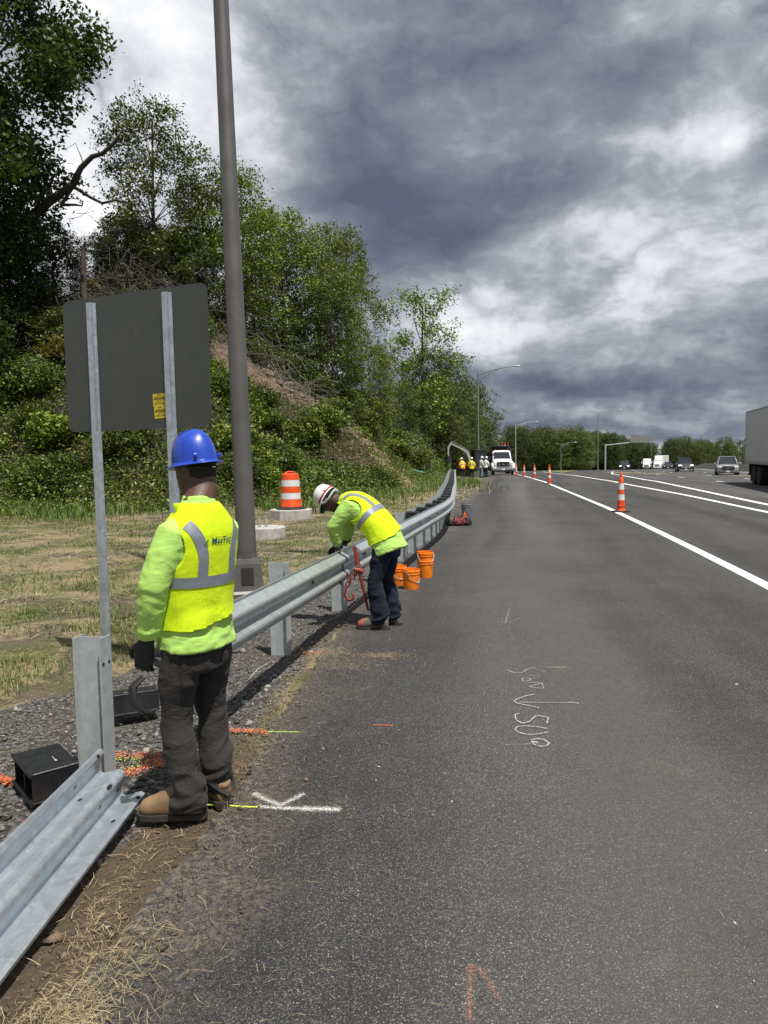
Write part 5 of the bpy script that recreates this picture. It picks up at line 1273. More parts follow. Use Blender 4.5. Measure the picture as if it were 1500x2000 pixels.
# back pocket, belt loop, seams
def patch(o, B, pts, name, m_, src, off=.004, n=8):
    pass
pb = next(c for c in w1.children if c.name.startswith('trousers'))
bvp = BVHTree.FromPolygons([v.co.copy() for v in pb.data.vertices], [tuple(p.vertices) for p in pb.data.polygons])
def cloth_patch(par, bvh, c, w_, h_, m_, name, dr=(0, 1, 0), off=.004, n=8, thick=.003):
    dr = Vector(dr).normalized(); x = dr.cross(Vector((0, 0, 1))).normalized(); V = []; F = []
    for i in range(n+1):
        for j in range(n+1):
            u, v = i/n-.5, j/n-.5; uu = u*w_*(1-.10*(v < -.3)*abs(v)); p = Vector(c)+x*uu+Vector((0, 0, v*h_))-dr*.4; h = bvh.ray_cast(p, dr)
            q_ = h[0] if h[0] else p+dr*.3; V.append(q_-dr*off)
    for i in range(n):
        for j in range(n): F.append((i*(n+1)+j, (i+1)*(n+1)+j, (i+1)*(n+1)+j+1, i*(n+1)+j+1))
    p = meshobj(name, V, F, m_, par, True); s_ = p.modifiers.new('s', 'SOLIDIFY'); s_.thickness = thick; s_.offset = 1 if False else 0; return p
cloth_patch(w1, bvp, (-.085, 0, .70), .125, .155, PANTS, 'back_pocket', (.15, 1, 0), .005)
cloth_patch(w1, bvp, (.085, 0, .70), .125, .155, PANTS, 'back_pocket', (-.15, 1, 0), .005)
cloth_patch(w1, bvp, (-.0, 0, .46), .03, .05, PANTS, 'knee_patch', (.5, 1, 0), .001, 3) if False else None
m = MB(); m.tube([(-.255, .07, .70), (-.30, .09, .66), (-.31, .08, .60), (-.28, .06, .55), (-.23, .06, .53)], [.02, .03, .034, .03, .02], 8, squash=.5); m.build('dangling_strap', MATB, w1, smooth=True)
# lettering on the back
def text_on(bvh, B, par, txt, cx_, cz_, size, m_, name, off=.0045, shear=0):
    cu = bpy.data.curves.new('t', 'FONT'); cu.body = txt; cu.size = size; cu.align_x = 'CENTER'; cu.resolution_u = 3; cu.offset = size*.012
    ob = bpy.data.objects.new('t', cu); COL.objects.link(ob); dg = bpy.context.evaluated_depsgraph_get(); me = bpy.data.meshes.new_from_object(ob.evaluated_get(dg))
    V = []
    for v in me.vertices:
        h = bvh.ray_cast(Vector((cx_+v.co.x, -.6, cz_+v.co.y)), Vector((0, 1, 0))); p = h[0] if h[0] else Vector((cx_+v.co.x, -.14, cz_+v.co.y)); V.append((p.x, p.y-off, p.z))
    F = [tuple(p.vertices) for p in me.polygons]; meshobj(name, B(np.array(V)), F, m_, par); bpy.data.objects.remove(ob)
NAVYP = mat('navy_print', (.012, .05, .10), .6, var=0); GRNP = mat('green_print', (.03, .20, .08), .6, var=0)
text_on(bv1, B1, w1, 'MasTec', .012, 1.290, .040, NAVYP, 'vest_lettering')
m = MB()
for i, (x, z, l) in enumerate(((-.082, 1.296, .012), (-.074, 1.306, .016), (-.074, 1.286, .012), (-.088, 1.288, .006))):
    h = bv1.ray_cast(Vector((x, -.6, z)), Vector((0, 1, 0))); m.box((x, h[0].y-.005, z), (l, .001, .005), M=Matrix.Rotation(R(-35), 3, 'Y'))
me_ = MB(); me_.v = [tuple(p) for p in B1(np.array(m.v))]; me_.f = m.f; me_.build('vest_logo', GRNP, w1)
tag(w1)

# ---- worker bending over the rail
O2 = (.02, 7.03, 0)
A2 = (((-.20, .47, .98), (-.13, .46, .80)), ((.20, .50, .98), (.12, .50, .81)))
LG2 = (((-.095, .0, .80), (-.12, .07, .47), (-.11, .03, .10)), ((.095, .02, .80), (.10, .05, .47), (.12, -.01, .10)))
w2, bv2, B2, hl2, HM2 = person('person', 'worker in a white hard hat and navy jeans bending over the guardrail', O2, R(66), (22, 72), arms=A2, legs=LG2, head=(62, 0), hatm=WHITEH, hat='cap', pants=JEAN, hem=.73, vesthem=.885)
w2.scale = (1.0, 1.0, 1.0)
trousers(w2, B2, None, LG2, JEAN, seed=9, thick=.98)
SHOE = mat('shoe_grey_brown', (.15, .13, .11), .8, var=.3, vscale=20, bump=.4); SHOET = mat('shoe_orange_spray', (.22, .075, .045), .8, var=.3)
boot(w2, (-.11, .04, 0), R(12), SHOE, SOLE, s=1.02, nm='shoe', toecol=SHOET)
boot(w2, (.12, 0, 0), R(-8), SHOE, SOLE, s=1.0, nm='shoe')
hand(w2, (-.13, .46, .80), (.25, .55, -.30), (0, -.1, -1), 1, GLOVEM, .8, 1.0)
hand(w2, (.12, .50, .81), (-.25, .45, -.35), (0, -.1, -1), -1, GLOVEM, .8, 1.0)
REDS = mat('red_strap', (.42, .02, .015), .6); WHS = mat('white_cloth', (.70, .70, .72), .9, var=.1)
m = MB(); m.tube([hl2((math.cos(a)*.107, math.sin(a)*.127-.004, .043+.006*math.sin(a))) for a in np.linspace(R(150), R(390), 17)], .010, 6, squash=.5); m.build('red_band', REDS, w2)
m = MB(); m.tube([hl2((-.075, .06, .03)), hl2((-.092, .02, -.01)), hl2((-.086, -.04, -.03)), hl2((-.05, -.10, -.02)), hl2((0, -.115, -.01)), hl2((.05, -.10, -.02)), hl2((.09, 0, -.01))], [.02, .024, .024, .022, .02, .02, .02], 8, squash=.35); m.build('white_headband', WHS, w2, smooth=True)
m = MB(); m.prism([(-.055, 0), (.055, 0), (.05, .045), (.025, .068), (-.025, .068), (-.05, .045)], 0, .006, Matrix.Translation(hl2((0, .095, .022))) @ HM2.to_4x4() @ Matrix.Rotation(R(-12), 4, 'X')); m.build('cap_bill', MATB, w2)
m = MB()
for s_ in (-1, 1): m.tube([hl2((s_*.012, .108, .012)), hl2((s_*.035, .105, .010)), hl2((s_*.062, .085, .010))], [.014, .018, .012], 8, squash=.35); m.tube([hl2((s_*.066, .08, .014)), hl2((s_*.084, 0, .014))], .003, 5)
m.build('safety_glasses', GLASS, w2)

# strap, ratchet binder and chain on the rail
STRAPM = mat('black_strap', (.01, .01, .011), .7); REDC = mat('red_painted_steel', (.22, .026, .018), .5, var=.35, vscale=30)
yb = 7.12; xb = rx(yb); ab = rdir(yb)
ct = thing('tie_strap', 'black strap wrapped down the front of the rail under the gloves', 'strap', (rx(6.98), 6.98, .605), -rdir(6.98))
half = sorted([(b, a) for a, b in WB[:23]]); m = MB(); prev = None; V = []; F = []
for i, h_ in enumerate(np.linspace(.165, -.175, 18)):
    d_ = max(bandw(max(-.156, min(.156, h_))), .035 if i > 5 and i < 12 else 0)+.008
    V += [(d_, -.018, h_), (d_, .018, h_), (d_-.004, .018, h_), (d_-.004, -.018, h_)]
    if i: k = i*4; F += [(k-4+j, k-4+(j+1) % 4, k+(j+1) % 4, k+j) for j in range(4)]
m.add(V, F); m.add([(.03, -.018, .172), (.03, .018, .172), (-.03, .018, .176), (-.03, -.018, .176), (.03, -.018, .176), (.03, .018, .176), (-.03, .018, .18), (-.03, -.018, .18)], [(0, 1, 2, 3), (4, 5, 6, 7), (0, 1, 5, 4), (2, 3, 7, 6)])
m.build('webbing', STRAPM, ct)
yb = 6.90; cb = thing('lever_binder', 'red steel lever chain binder with hook hanging down the face of the rail', 'chain binder', (rx(yb)+.17, yb+.1, 0))
def mm(pts, r, nm, n=8, sq=1): m = MB(); m.tube(pts, r, n, squash=sq); return m.build(nm, REDC, cb, smooth=50)
mm([(0, 0, .80), (.02, 0, .70), (.03, 0, .62)], [.018, .020, .026], 'handle')
mm([(.03, 0, .60), (.045, 0, .54), (.07, 0, .42), (.10, 0, .28), (.125, 0, .17)], [.020, .016, .014, .013, .011], 'lever')
mm([(-.01, 0, .58), (.05, 0, .565), (.085, 0, .545)], [.022, .030, .018], 'pivot')
m = MB(); pp = [(.01, 0, .54), (-.02, .0, .50), (-.05, 0, .46), (-.07, 0, .43), (-.09, 0, .40)]
for i, p in enumerate(pp):
    a_ = [(p[0]+.020*math.cos(t_)*(1 if i % 2 else .35), p[1]+.020*math.cos(t_)*(.35 if i % 2 else 1), p[2]+.026*math.sin(t_)) for t_ in np.linspace(0, 2*math.pi, 11)]; m.tube(a_, .0065, 5)
tag(m.build('chain', REDC, cb), kind=None)
mm([(-.09, 0, .37), (-.10, 0, .33), (-.085, 0, .29), (-.05, 0, .275), (-.022, 0, .29), (-.018, 0, .325), (-.035, 0, .345)], [.011, .012, .014, .015, .014, .012, .007], 'hook')

# ---- far workers by the excavator
CREW = 'crew standing by the excavator'
YV = mat('vest_yellow', (.75, .62, .02), .8); ORV = mat('vest_orange', (.85, .16, .02), .8); WSH = mat('shirt_pale', (.50, .55, .44), .9); DKP = mat('dark_trousers', (.018, .02, .026), .9); BJ = mat('blue_jeans', (.14, .20, .30), .9); GSH = mat('shirt_dark', (.03, .03, .03), .9)
def fw(px, Y, label, rz, shirt, vest, pants, hatm, s=1.0, gl=SKIN, z=None, lean=(0, 6)):
    X = (px-750)/1430*Y
    if z is None: z = tz(X, Y)
    A_ = (((-.27, .02, 1.11), (-.24, .12, .88)), ((.27, .02, 1.11), (.24, .12, .88)))
    L_ = (((-.09, 0, .80), (-.10, .02, .47), (-.11, 0, .10)), ((.09, 0, .80), (.10, .02, .47), (.11, -.02, .10)))
    o, bv, B, hl, HM = person('person', label, (X, Y, z), rz, lean, arms=A_, legs=L_, head=(10, 0), hatm=hatm, near=False, shirt=shirt, vest=vest, tape=vest is not None, hat='cap')
    trousers(o, B, None, L_, pants, near=False); o.scale = (s,)*3
    for x, yw in ((-.11, R(8)), (.11, R(-8))):
        m = MB(); m.v, m.f = [tuple(v) for v in loft([((0, y, zz_), (w_, 0, 0), (0, 0, h_), 2.3) for y, w_, h_, zz_ in ((-.09, .03, .04, .045), (-.03, .045, .07, .07), (.05, .048, .05, .05), (.16, .05, .035, .036), (.2, .03, .02, .03))], 10)[0]], loft([((0, y, 0), (1, 0, 0), (0, 0, 1), 2) for y in range(5)], 10)[1]
        b_ = m.build('boot', SOLE, o, smooth=60); b_.location = (x, 0, 0); b_.rotation_euler = (0, 0, yw)
    for s_ in (-1, 1): hand(o, (s_*.24, .13, .86), (0, .3, -1), (-s_*.8, .3, 0), s_, gl, .6, 1.05, .009, 'hand' if gl is SKIN else 'glove')
    return o
fw(905, 61, 'leftmost distant worker in an orange and yellow vest, head bowed', R(15), ORV, YV, DKP, WHITEH, 1.0, lean=(4, 25))
fw(922.5, 60, 'distant worker in a yellow vest and white hard hat with black trousers, second from left', R(-10), YV, YV, mat('black_trousers', (.01, .01, .012), .9), WHITEH, .98)
fw(940.5, 62.5, 'distant worker in a pale shirt and light blue jeans, turned sideways', R(-65), WSH, None, BJ, WHITEH, 1.03)
fw(950, 64.5, 'distant worker in a white shirt, partly hidden beside the excavator', R(-40), WHS, None, DKP, WHITEH, 1.03)

# ------------------------------------------------------------------ vehicles
def wheel(parent, x, y, r, w_, rimm=CHROME, name='wheel', spokes=5):
    o = thing(name, None, None, (x, y, r)); o.parent = parent; s = 1 if x > 0 else -1
    Mx = Matrix.Rotation(R(90)*s, 3, 'Y')
    m = MB(); m.lathe([(r*.62, -w_/2), (r*.93, -w_/2), (r, -w_/2+.03), (r, w_/2-.03), (r*.93, w_/2), (r*.62, w_/2)], 28, M=Mx); m.build('tyre', RUB, o, smooth=40)
    m = MB(); m.lathe([(r*.62, -w_/2+.02), (r*.62, w_/2-.01), (r*.58, w_/2-.01), (r*.52, w_/2-.06), (r*.2, w_/2-.05), (r*.18, w_/2-.01), (0, w_/2-.005)], 20, M=Mx); m.build('rim', rimm, o, smooth=40); return o
def car(name, label, cat, loc, rz, L, W, Hh, paint, belt=.56, hood=.60, wheel_r=.36, suv=True, lights='off', grille=MATB, group=None, rimm=CHROME):
    """front faces local -y"""
    o = thing(name, label, cat, loc, rz, group); f = -L/2; hw = W/2; bz = Hh*belt; gh = .20
    st = [(f, .62, gh+.18, bz*.62), (f+.06, .86, gh+.04, bz*.78), (f+.22, .95, gh, bz*.88), (f+.9, 1.0, gh, bz*.97), (f+L*.26, 1, gh, bz*1.02), (f+L*.5, 1, gh, bz*1.06), (f+L*.8, 1, gh, bz*1.09), (L/2-.25, .97, gh+.03, bz*1.08), (L/2-.05, .9, gh+.12, bz*.98), (L/2, .8, gh+.2, bz*.85)]
    R_ = []
    for y, k, z0, z1 in st:
        a = hw*k; zc = (z0+z1)/2; h_ = (z1-z0)/2; R_.append([(x*a, y, zc+z*h_) for x, z in ((-.86, -1), (.86, -1), (.97, -.86), (1, -.3), (.985, .35), (.95, .75), (.80, .97), (.4, 1.04), (0, 1.06), (-.4, 1.04), (-.80, .97), (-.95, .75), (-.985, .35), (-1, -.3), (-.97, -.86))])
    V = [v for r_ in R_ for v in r_]; n = 15; F = [(i*n+k, i*n+(k+1) % n, (i+1)*n+(k+1) % n, (i+1)*n+k) for i in range(len(R_)-1) for k in range(n)]+[tuple(range(n)), tuple(range((len(R_)-1)*n, len(R_)*n))[::-1]]
    F = [tuple(reversed(q_)) for q_ in F]
    meshobj('body', V, F, paint, o); autosmooth(bpy.data.objects[kids(o)[0].name], 30)
    y0, y1, y2, y3 = f+L*.235, f+L*.40, (L/2-.35 if suv else L/2-L*.27), (L/2-.06 if suv else L/2-L*.12)
    b_ = bz*1.03
    m = MB(); zt = Hh-.045; wb, wt = hw*.88, hw*.68
    V = [(-wb, y0, b_-.04), (wb, y0, b_-.04), (wb, y3, b_-.02), (-wb, y3, b_-.02), (-wt, y1, zt), (wt, y1, zt), (wt, y2, zt), (-wt, y2, zt)]
    m.add(V, [(0, 1, 5, 4), (1, 2, 6, 5), (2, 3, 7, 6), (3, 0, 4, 7), (4, 5, 6, 7)]); m.build('windows', GLASS, o)
    m = MB(); m.box((0, (y1+y2)/2, zt+.012), (wt*2+.05, y2-y1+.10, .05), ch=.02); m.build('roof', paint, o, smooth=40)
    m = MB()
    for s in (-1, 1):
        m.tube([(s*wb, y0, b_-.03), (s*wt, y1, zt)], .035, 6); m.tube([(s*wb, y3, b_-.02), (s*wt, y2, zt)], .05, 6)
        m.tube([(s*wb*1.0, (y1+y2)/2+.1, b_-.03), (s*wt*1.01, (y1+y2)/2+.1, zt)], .04, 6)
    m.build('pillars', paint, o)
    for s in (-1, 1):
        m = MB(); m.box((s*(hw+.09), y0+.25, b_+.06), (.20, .12, .15), ch=.03); m.build('mirror', paint, o, smooth=40)
        m = MB(); m.box((s*hw*.70, f+.065, bz*.76), (W*.20, .12, .12), ch=.03, rz=s*R(14)); h = m.build('headlight', DRLM if lights == 'on' else LENS, o)
    m = MB(); m.prism([(-W*.24, bz*.45), (W*.24, bz*.45), (W*.30, bz*.62), (W*.25, bz*.84), (-W*.25, bz*.84), (-W*.30, bz*.62)], -(f-.012), -(f+.10), XZ); m.build('grille', grille, o)
    m = MB()
    for k in range(4): m.box((0, f-.016, bz*(.52+.09*k)), (W*.46, .008, .012))
    m.box((0, f-.02, bz*.66), (.16, .012, .10), ch=.01); m.build('grille_bar', CHROME, o)
    m = MB(); m.box((0, f-.02, gh+.16), (.32, .012, .16)); m.build('number_plate', REFW, o)
    m = MB(); m.box((0, f+.02, gh+.06), (W*.82, .12, .10), ch=.03)
    for s in (-1, 1): m.box((s*W*.36, f+.06, gh+.19), (.18, .07, .12), ch=.02)
    m.build('lower_bumper', MATB if paint is not BLK else CHROME, o)
    for s in (-1, 1):
        for yy in (f+L*.185, L/2-L*.19):
            wheel(o, s*(hw-.11), yy, wheel_r, .24, rimm)
            m = MB(); m.lathe([(wheel_r*1.16, -.008), (wheel_r*1.16, .008), (0, .008)], 20, c=(s*(hw*1.0), yy, wheel_r*1.02), M=Matrix.Rotation(R(90), 3, 'Y')); m.build('wheel_arch', MATB, o)
    return o
def rdz(x, y): return float(prof(x, y))
def hdir(y): return -math.atan2(ip(L3, y+5)-ip(L3, y-5), 10)
SILV = mat('silver_paint', (.42, .42, .43), .28, .5, var=.04, coat=.6); NAVY = mat('dark_blue_paint', (.012, .016, .028), .2, var=.05, coat=.7)
def lane_car(px, Y, *a, dz=0, **k):
    x = (px-750)/1430*Y; return car(*a[:3], (x, Y, rdz(x, Y)), hdir(Y)+R(k.pop('turn', 0)), *a[3:], **k)
lane_car(1420, 69, 'suv', 'silver SUV driving towards the camera, next to the big white trailer', 'car', 4.8, 1.92, 1.72, SILV, turn=-9, belt=.58)
lane_car(1337, 100, 'suv', 'large black SUV with bright headlights, right of the dark sedan', 'car', 5.3, 2.05, 1.93, BLK, belt=.60, wheel_r=.41, lights='on', grille=CHROME)
lane_car(1306, 150, 'sedan', 'dark sedan driving between the white semi truck and the black SUV', 'car', 4.8, 1.9, 1.46, NAVY, suv=False)
lane_car(1221, 139, 'suv', 'dark SUV with lit headlights, leftmost vehicle on the highway', 'car', 4.8, 1.9, 1.72, NAVY, lights='on')
def cabtruck(name, label, x, y, rz, box=True, hh=3.9, bonnet=True, s=1):
    o = thing(name, label, 'truck', (x, y, rdz(x, y)), rz)
    V, F = loft([((0, -3.3, 1.25), (.80, 0, 0), (0, 0, .40), 4), ((0, -3.1, 1.3), (.98, 0, 0), (0, 0, .52), 4), ((0, -1.8, 1.45), (1.1, 0, 0), (0, 0, .62), 4), ((0, -1.3, 1.7), (1.15, 0, 0), (0, 0, .85), 4)], 20); meshobj('bonnet', V, F, WHITEP, o, True)
    m = MB(); V, F = loft([((0, -1.28, 1.35), (1.12, 0, 0), (0, 0, .62), 6), ((0, -.9, 1.85), (1.14, 0, 0), (0, 0, .95), 6), ((0, -.6, 2.0), (1.16, 0, 0), (0, 0, 1.2), 6), ((0, .5, 2.05), (1.18, 0, 0), (0, 0, 1.3), 6)], 20); meshobj('cab', V, F, WHITEP, o, True)
    m = MB(); m.add([(-1.0, -1.34, 1.95), (1.0, -1.34, 1.95), (.95, -.93, 2.72), (-.95, -.93, 2.72), (-1.0, -1.30, 1.95), (1.0, -1.30, 1.95), (.95, -.89, 2.72), (-.95, -.89, 2.72)], [(0, 1, 2, 3), (7, 6, 5, 4), (0, 4, 5, 1), (3, 2, 6, 7)]); m.build('windscreen', GLASS, o)
    m = MB(); m.box((0, -3.32, 1.2), (1.0, .05, .62), ch=.03); m.build('grille', CHROME, o)
    for s_ in (-1, 1):
        m = MB(); m.box((s_*.82, -3.2, 1.12), (.30, .12, .22), ch=.04); m.build('headlight', DRLM, o)
        m = MB(); m.box((s_*1.38, -1.1, 2.1), (.22, .12, .7), ch=.03); m.build('mirror', WHITEP, o)
        wheel(o, s_*1.0, -2.4, .52, .28, WHITEP); wheel(o, s_*1.0, 3.0, .52, .5, WHITEP)
    m = MB(); m.box((0, -3.3, .62), (2.3, .25, .35), ch=.05); m.build('bumper', WHITEP if box else CHROME, o)
    m = MB(); m.box((0, .3, .75), (1.0, 6.4, .25)); m.build('chassis', STEELD, o)
    if box:
        V, F = loft([((0, -.6, 3.2), (1.0, 0, 0), (0, 0, .25), 4), ((0, .5, 3.35), (1.2, 0, 0), (0, 0, .6), 5)], 16); meshobj('roof_fairing', V, F, WHITEP, o, True)
        m = MB(); m.box((0, 7.6, 2.6), (2.55, 13.0, 2.75), ch=.03); m.build('trailer_box', mat('white_box', (.62, .64, .65), .5, var=.05), o)
        for s_ in (-1, 1): wheel(o, s_*1.0, 12, .52, .5, WHITEP)
    else:
        m = MB(); m.box((0, 2.6, 2.0), (2.3, 4.0, 2.3), ch=.05); m.build('load_box', WHITEP, o)
    return o
cabtruck('semi_truck', 'white semi truck with a tall box trailer in the distant traffic', 79.6, 212, hdir(212)-R(6))
cabtruck('box_truck', 'smaller white truck just left of the white semi truck', 80.5, 224, hdir(224), False)

# ---- box trailer at the right edge
TRZ = -math.atan2(2.6, 9.0)
tr = thing('box_trailer', 'tall grey-white box trailer cut off by the right edge of the photo', 'trailer', (21.95, 41.6, rdz(21.5, 40)), TRZ)
def b_trl(t, b, tc):
    n = t.noise(tc, 1.3, 5, .6); s = t.noise(t.vmath('MULTIPLY', tc, (8, 8, .8)), 1, 4, .6)
    t.put(b.inputs['Base Color'], t.mix(t.math('MULTIPLY', s, n), (.60, .60, .58), (.36, .36, .34))); b.inputs['Roughness'].default_value = .5
TRM = mat('trailer_panel', build=b_trl)
Lt = 15.5
m = MB(); m.box((0, -Lt/2, 2.62), (2.56, Lt-.05, 2.78)); m.build('box', TRM, tr)
for i in range(12):
    m = MB(); m.box((-1.288, -.65-1.22*i, 2.62), (.012, 1.205, 2.66), ch=.004); m.build('side_panel', TRM, tr)
m = MB(); m.box((-1.29, -Lt/2, 1.20), (.03, Lt, .16)); m.box((-1.285, -Lt/2, 4.02), (.04, Lt, .07)); m.box((-1.28, -.03, 2.62), (.05, .09, 2.8)); m.build('edge_rail', mat('trailer_rail', (.42, .42, .41), .5, .3), tr)
m = MB()
for i in range(60): m.lathe([(0, 0), (.012, 0), (.009, .006), (0, .007)], 6, c=(-1.306, -.12-.255*i, 1.20), M=Matrix.Rotation(R(-90), 3, 'Y'))
tag(m.build('rivets', STEELD, tr), kind='stuff')
m = MB(); m.box((0, -4.2, .98), (1.0, 7.0, .28)); m.box((0, -.10, .85), (2.2, .08, .75)); m.box((0, -.1, .5), (2.3, .1, .1)); m.build('undercarriage', STEELD, tr)
for y in (-2.3, -3.6):
    for x in (-1.05, 1.05): wheel(tr, x, y, .51, .48, WHITEP)
m = MB(); m.box((-1.0, -1.62, .55), (.6, .02, .75)); m.build('mud_flap', RUB, tr)
m = MB(); m.box((-1.29, -9.5, .72), (.03, 6.0, .75)); m.build('side_skirt', TRM, tr)
# a second trailer glimpsed behind it
t2 = thing('distant_trailer', 'grey box trailer glimpsed between the silver SUV and the big trailer', 'trailer', (75.5, 149, rdz(60, 149)), hdir(149))
m = MB(); m.box((0, 0, 2.6), (2.5, 12, 2.8)); m.build('box', mat('far_trailer_grey', (.22, .24, .24), .6), t2)
for y in (-3, 3): wheel(t2, -1, y, .5, .4)

# ---- white dump truck on the shoulder
dt = thing('dump_truck', 'white work truck with a black dump body carrying orange cones, parked on the shoulder', 'truck', (12.45, 76, rdz(12.4, 76)), R(-4))
V, F = loft([((0, -.02, 1.06), (.94, 0, 0), (0, 0, .34), 5), ((0, .1, 1.08), (1.02, 0, 0), (0, 0, .42), 5), ((0, 1.2, 1.18), (1.05, 0, 0), (0, 0, .50), 5), ((0, 1.5, 1.2), (1.05, 0, 0), (0, 0, .52), 5)], 20); meshobj('bonnet', V, F, WHITEP, dt, True)
V, F = loft([((0, 1.42, 1.17), (1.0, 0, 0), (0, 0, .50), 7), ((0, 2.06, 1.56), (.97, 0, 0), (0, 0, .90), 7), ((0, 2.3, 1.62), (.97, 0, 0), (0, 0, .96), 7), ((0, 3.6, 1.62), (.97, 0, 0), (0, 0, .96), 7)], 24); meshobj('cab', V, F, WHITEP, dt, True)
m = MB(); m.add([(-.88, 1.36, 1.66), (.88, 1.36, 1.66), (.76, 1.97, 2.40), (-.76, 1.97, 2.40), (-.88, 1.42, 1.64), (.88, 1.42, 1.64), (.76, 2.03, 2.38), (-.76, 2.03, 2.38)], [(0, 1, 2, 3), (7, 6, 5, 4), (0, 4, 5, 1), (3, 2, 6, 7)]); m.build('windscreen', GLASS, dt)
m = MB(); m.box((0, -.06, 1.12), (1.30, .10, .56), ch=.03); m.build('grille', MATB, dt)
m = MB()
for x in (-.45, .45): m.box((x, -.12, 1.12), (.05, .06, .56))
m.box((0, -.12, 1.36), (1.30, .06, .05)); m.box((0, -.12, .86), (1.3, .06, .05)); m.box((0, -.125, 1.12), (.26, .03, .10), ch=.02); m.build('grille_bar', CHROME, dt)
for s in (-1, 1):
    m = MB(); m.box((s*.85, -.03, 1.12), (.26, .14, .34), ch=.04); m.build('headlight', LENS, dt)
    m = MB(); m.box((s*1.32, 1.7, 1.75), (.26, .12, .42), ch=.03); m.tube([(s*1.0, 1.7, 1.7), (s*1.3, 1.7, 1.72)], .025, 6); m.build('mirror', MATB, dt)
    V, F = loft([((s*.98, -.05, .72), (.20, 0, 0), (0, 0, .28), 4), ((s*1.0, .2, .86), (.24, 0, 0), (0, 0, .40), 4), ((s*1.0, 1.2, .9), (.24, 0, 0), (0, 0, .42), 4)], 14); meshobj('wing', V, F, WHITEP, dt, True)
    wheel(dt, s*1.0, .75, .46, .26, MATB); wheel(dt, s*1.0, 5.6, .46, .5, MATB)
m = MB(); m.box((0, -.12, .62), (2.3, .22, .26), ch=.04); m.build('bumper', CHROME, dt); m = MB(); m.box((0, -.14, .40), (2.1, .12, .14)); m.build('air_dam', MATB, dt)
m = MB(); m.box((0, -.24, .6), (.34, .01, .16)); m.build('number_plate', REFW, dt)
m = MB(); m.box((0, 5.6, 1.15), (2.35, 3.9, .12)); m.box((0, 3.78, 2.1), (2.30, .08, 1.9)); m.box((-1.15, 5.6, 1.8), (.06, 3.8, 1.2)); m.box((1.15, 5.6, 1.8), (.06, 3.8, 1.2)); m.box((0, 3.5, 3.03), (1.7, .6, .06)); m.build('dump_body', MATB, dt)
m = MB(); m.box((0, 3.0, .6), (.8, 5.6, .22)); m.build('chassis', STEELD, dt)
zt_ = dt.location.z+3.0
for i, (dx_, dy_, dz_) in enumerate(((.35, 4.2, .0), (.62, 4.4, .15), (.95, 4.15, -.1), (1.0, 4.6, .05), (.75, 5.0, .1), (-1.02, 4.3, -.35), (1.22, 4.9, -.5), (1.2, 4.0, -.8))):
    cc = copytree(c0, (dt.location.x+dx_+.06*dy_, 76+dy_, zt_-.55+dz_*.4), None, 'one of the red-orange cones loaded high on the dump truck bed', 'cones loaded on the dump truck', (.55, .55, .85 if i < 5 else .7))
fw(967.6, 79, 'worker in orange standing on the bed of the white truck', R(-170), ORV, ORV, DKP, mat('hard_hat_orange', (.8, .2, .02), .5), .85, z=dt.location.z+1.12)

# ---- mini excavator
ex = thing('mini_excavator', 'small dark excavator with raised pale boom behind the distant workers', 'excavator', (12.45-3.8, 68, tz(8.6, 68)), R(12))
for s in (-1, 1):
    m = MB(); pf = [(-1.1, .22), (-.95, .06), (-.8, 0), (.8, 0), (.95, .06), (1.1, .22), (1.1, .38), (.95, .52), (.8, .56), (-.8, .56), (-.95, .52), (-1.1, .38)]
    YZ = Matrix(((0, 0, 1, 0), (1, 0, 0, 0), (0, 1, 0, 0), (0, 0, 0, 1))); m.prism(pf, s*.78-.17, s*.78+.17, YZ)
    for k in range(9): m.box((s*.78, -.85+.21*k, .57), (.36, .05, .03)); m.box((s*.78, -1.12+.0*k, .12+.04*k), (.36, .03, .02))
    m.build('track', mat('track_grey', (.09, .085, .08), .8), ex)
m = MB(); m.box((0, 0, .74), (1.5, 1.7, .2), ch=.04); m.box((.0, .55, 1.05), (1.5, .8, .6), ch=.12); m.box((-.5, -.45, .98), (.45, .8, .35), ch=.06); m.build('upper_body', mat('excavator_dark', (.03, .032, .03), .5), ex, smooth=40)
m = MB()
for x in (-.35, .68):
    for y in (-.72, .35): m.tube([(x, y, .85), (x, y+(.06 if y < 0 else 0), 2.42)], .045, 6)
m.box((.165, -.17, 2.45), (1.18, 1.25, .10), ch=.04); m.box((.165, -.72, 1.05), (1.06, .05, .45)); m.build('cab_frame', MATB, ex)
m = MB(); m.box((.165, -.18, 1.75), (.98, 1.0, 1.25)); m.build('cab_glass', GLASS, ex)
m = MB(); m.box((0, -1.35, .28), (1.9, .06, .42), ch=.02); m.tube([(-.4, -.9, .35), (-.4, -1.33, .3)], .06, 6); m.tube([(.4, -.9, .35), (.4, -1.33, .3)], .06, 6); m.build('blade', mat('blade_grey', (.10, .10, .10), .7), ex)
BOOMM = mat('boom_pale', (.38, .37, .35), .5, .2, var=.2); 
def plate(pts, ws, name, y, m_=BOOMM, th=.16):
    m = MB()
    for (a, b), (wa, wb) in zip(zip(pts[:-1], pts[1:]), zip(ws[:-1], ws[1:])):
        a, b = Vector(a), Vector(b); d = (b-a).normalized(); n_ = Vector((-d.y, d.x))
        m.prism([tuple(a+n_*wa/2), tuple(a-n_*wa/2), tuple(b-n_*wb/2), tuple(b+n_*wb/2)], y-th/2, y+th/2, Matrix(((1, 0, 0, 0), (0, 0, 1, 0), (0, 1, 0, 0), (0, 0, 0, 1))))
    return m.build(name, m_, ex)
plate([(-.75, .95), (-.95, 1.7), (-1.15, 2.25), (-1.5, 2.5), (-2.75, 3.10)], [.20, .22, .28, .18, .12], 'boom', -.8)
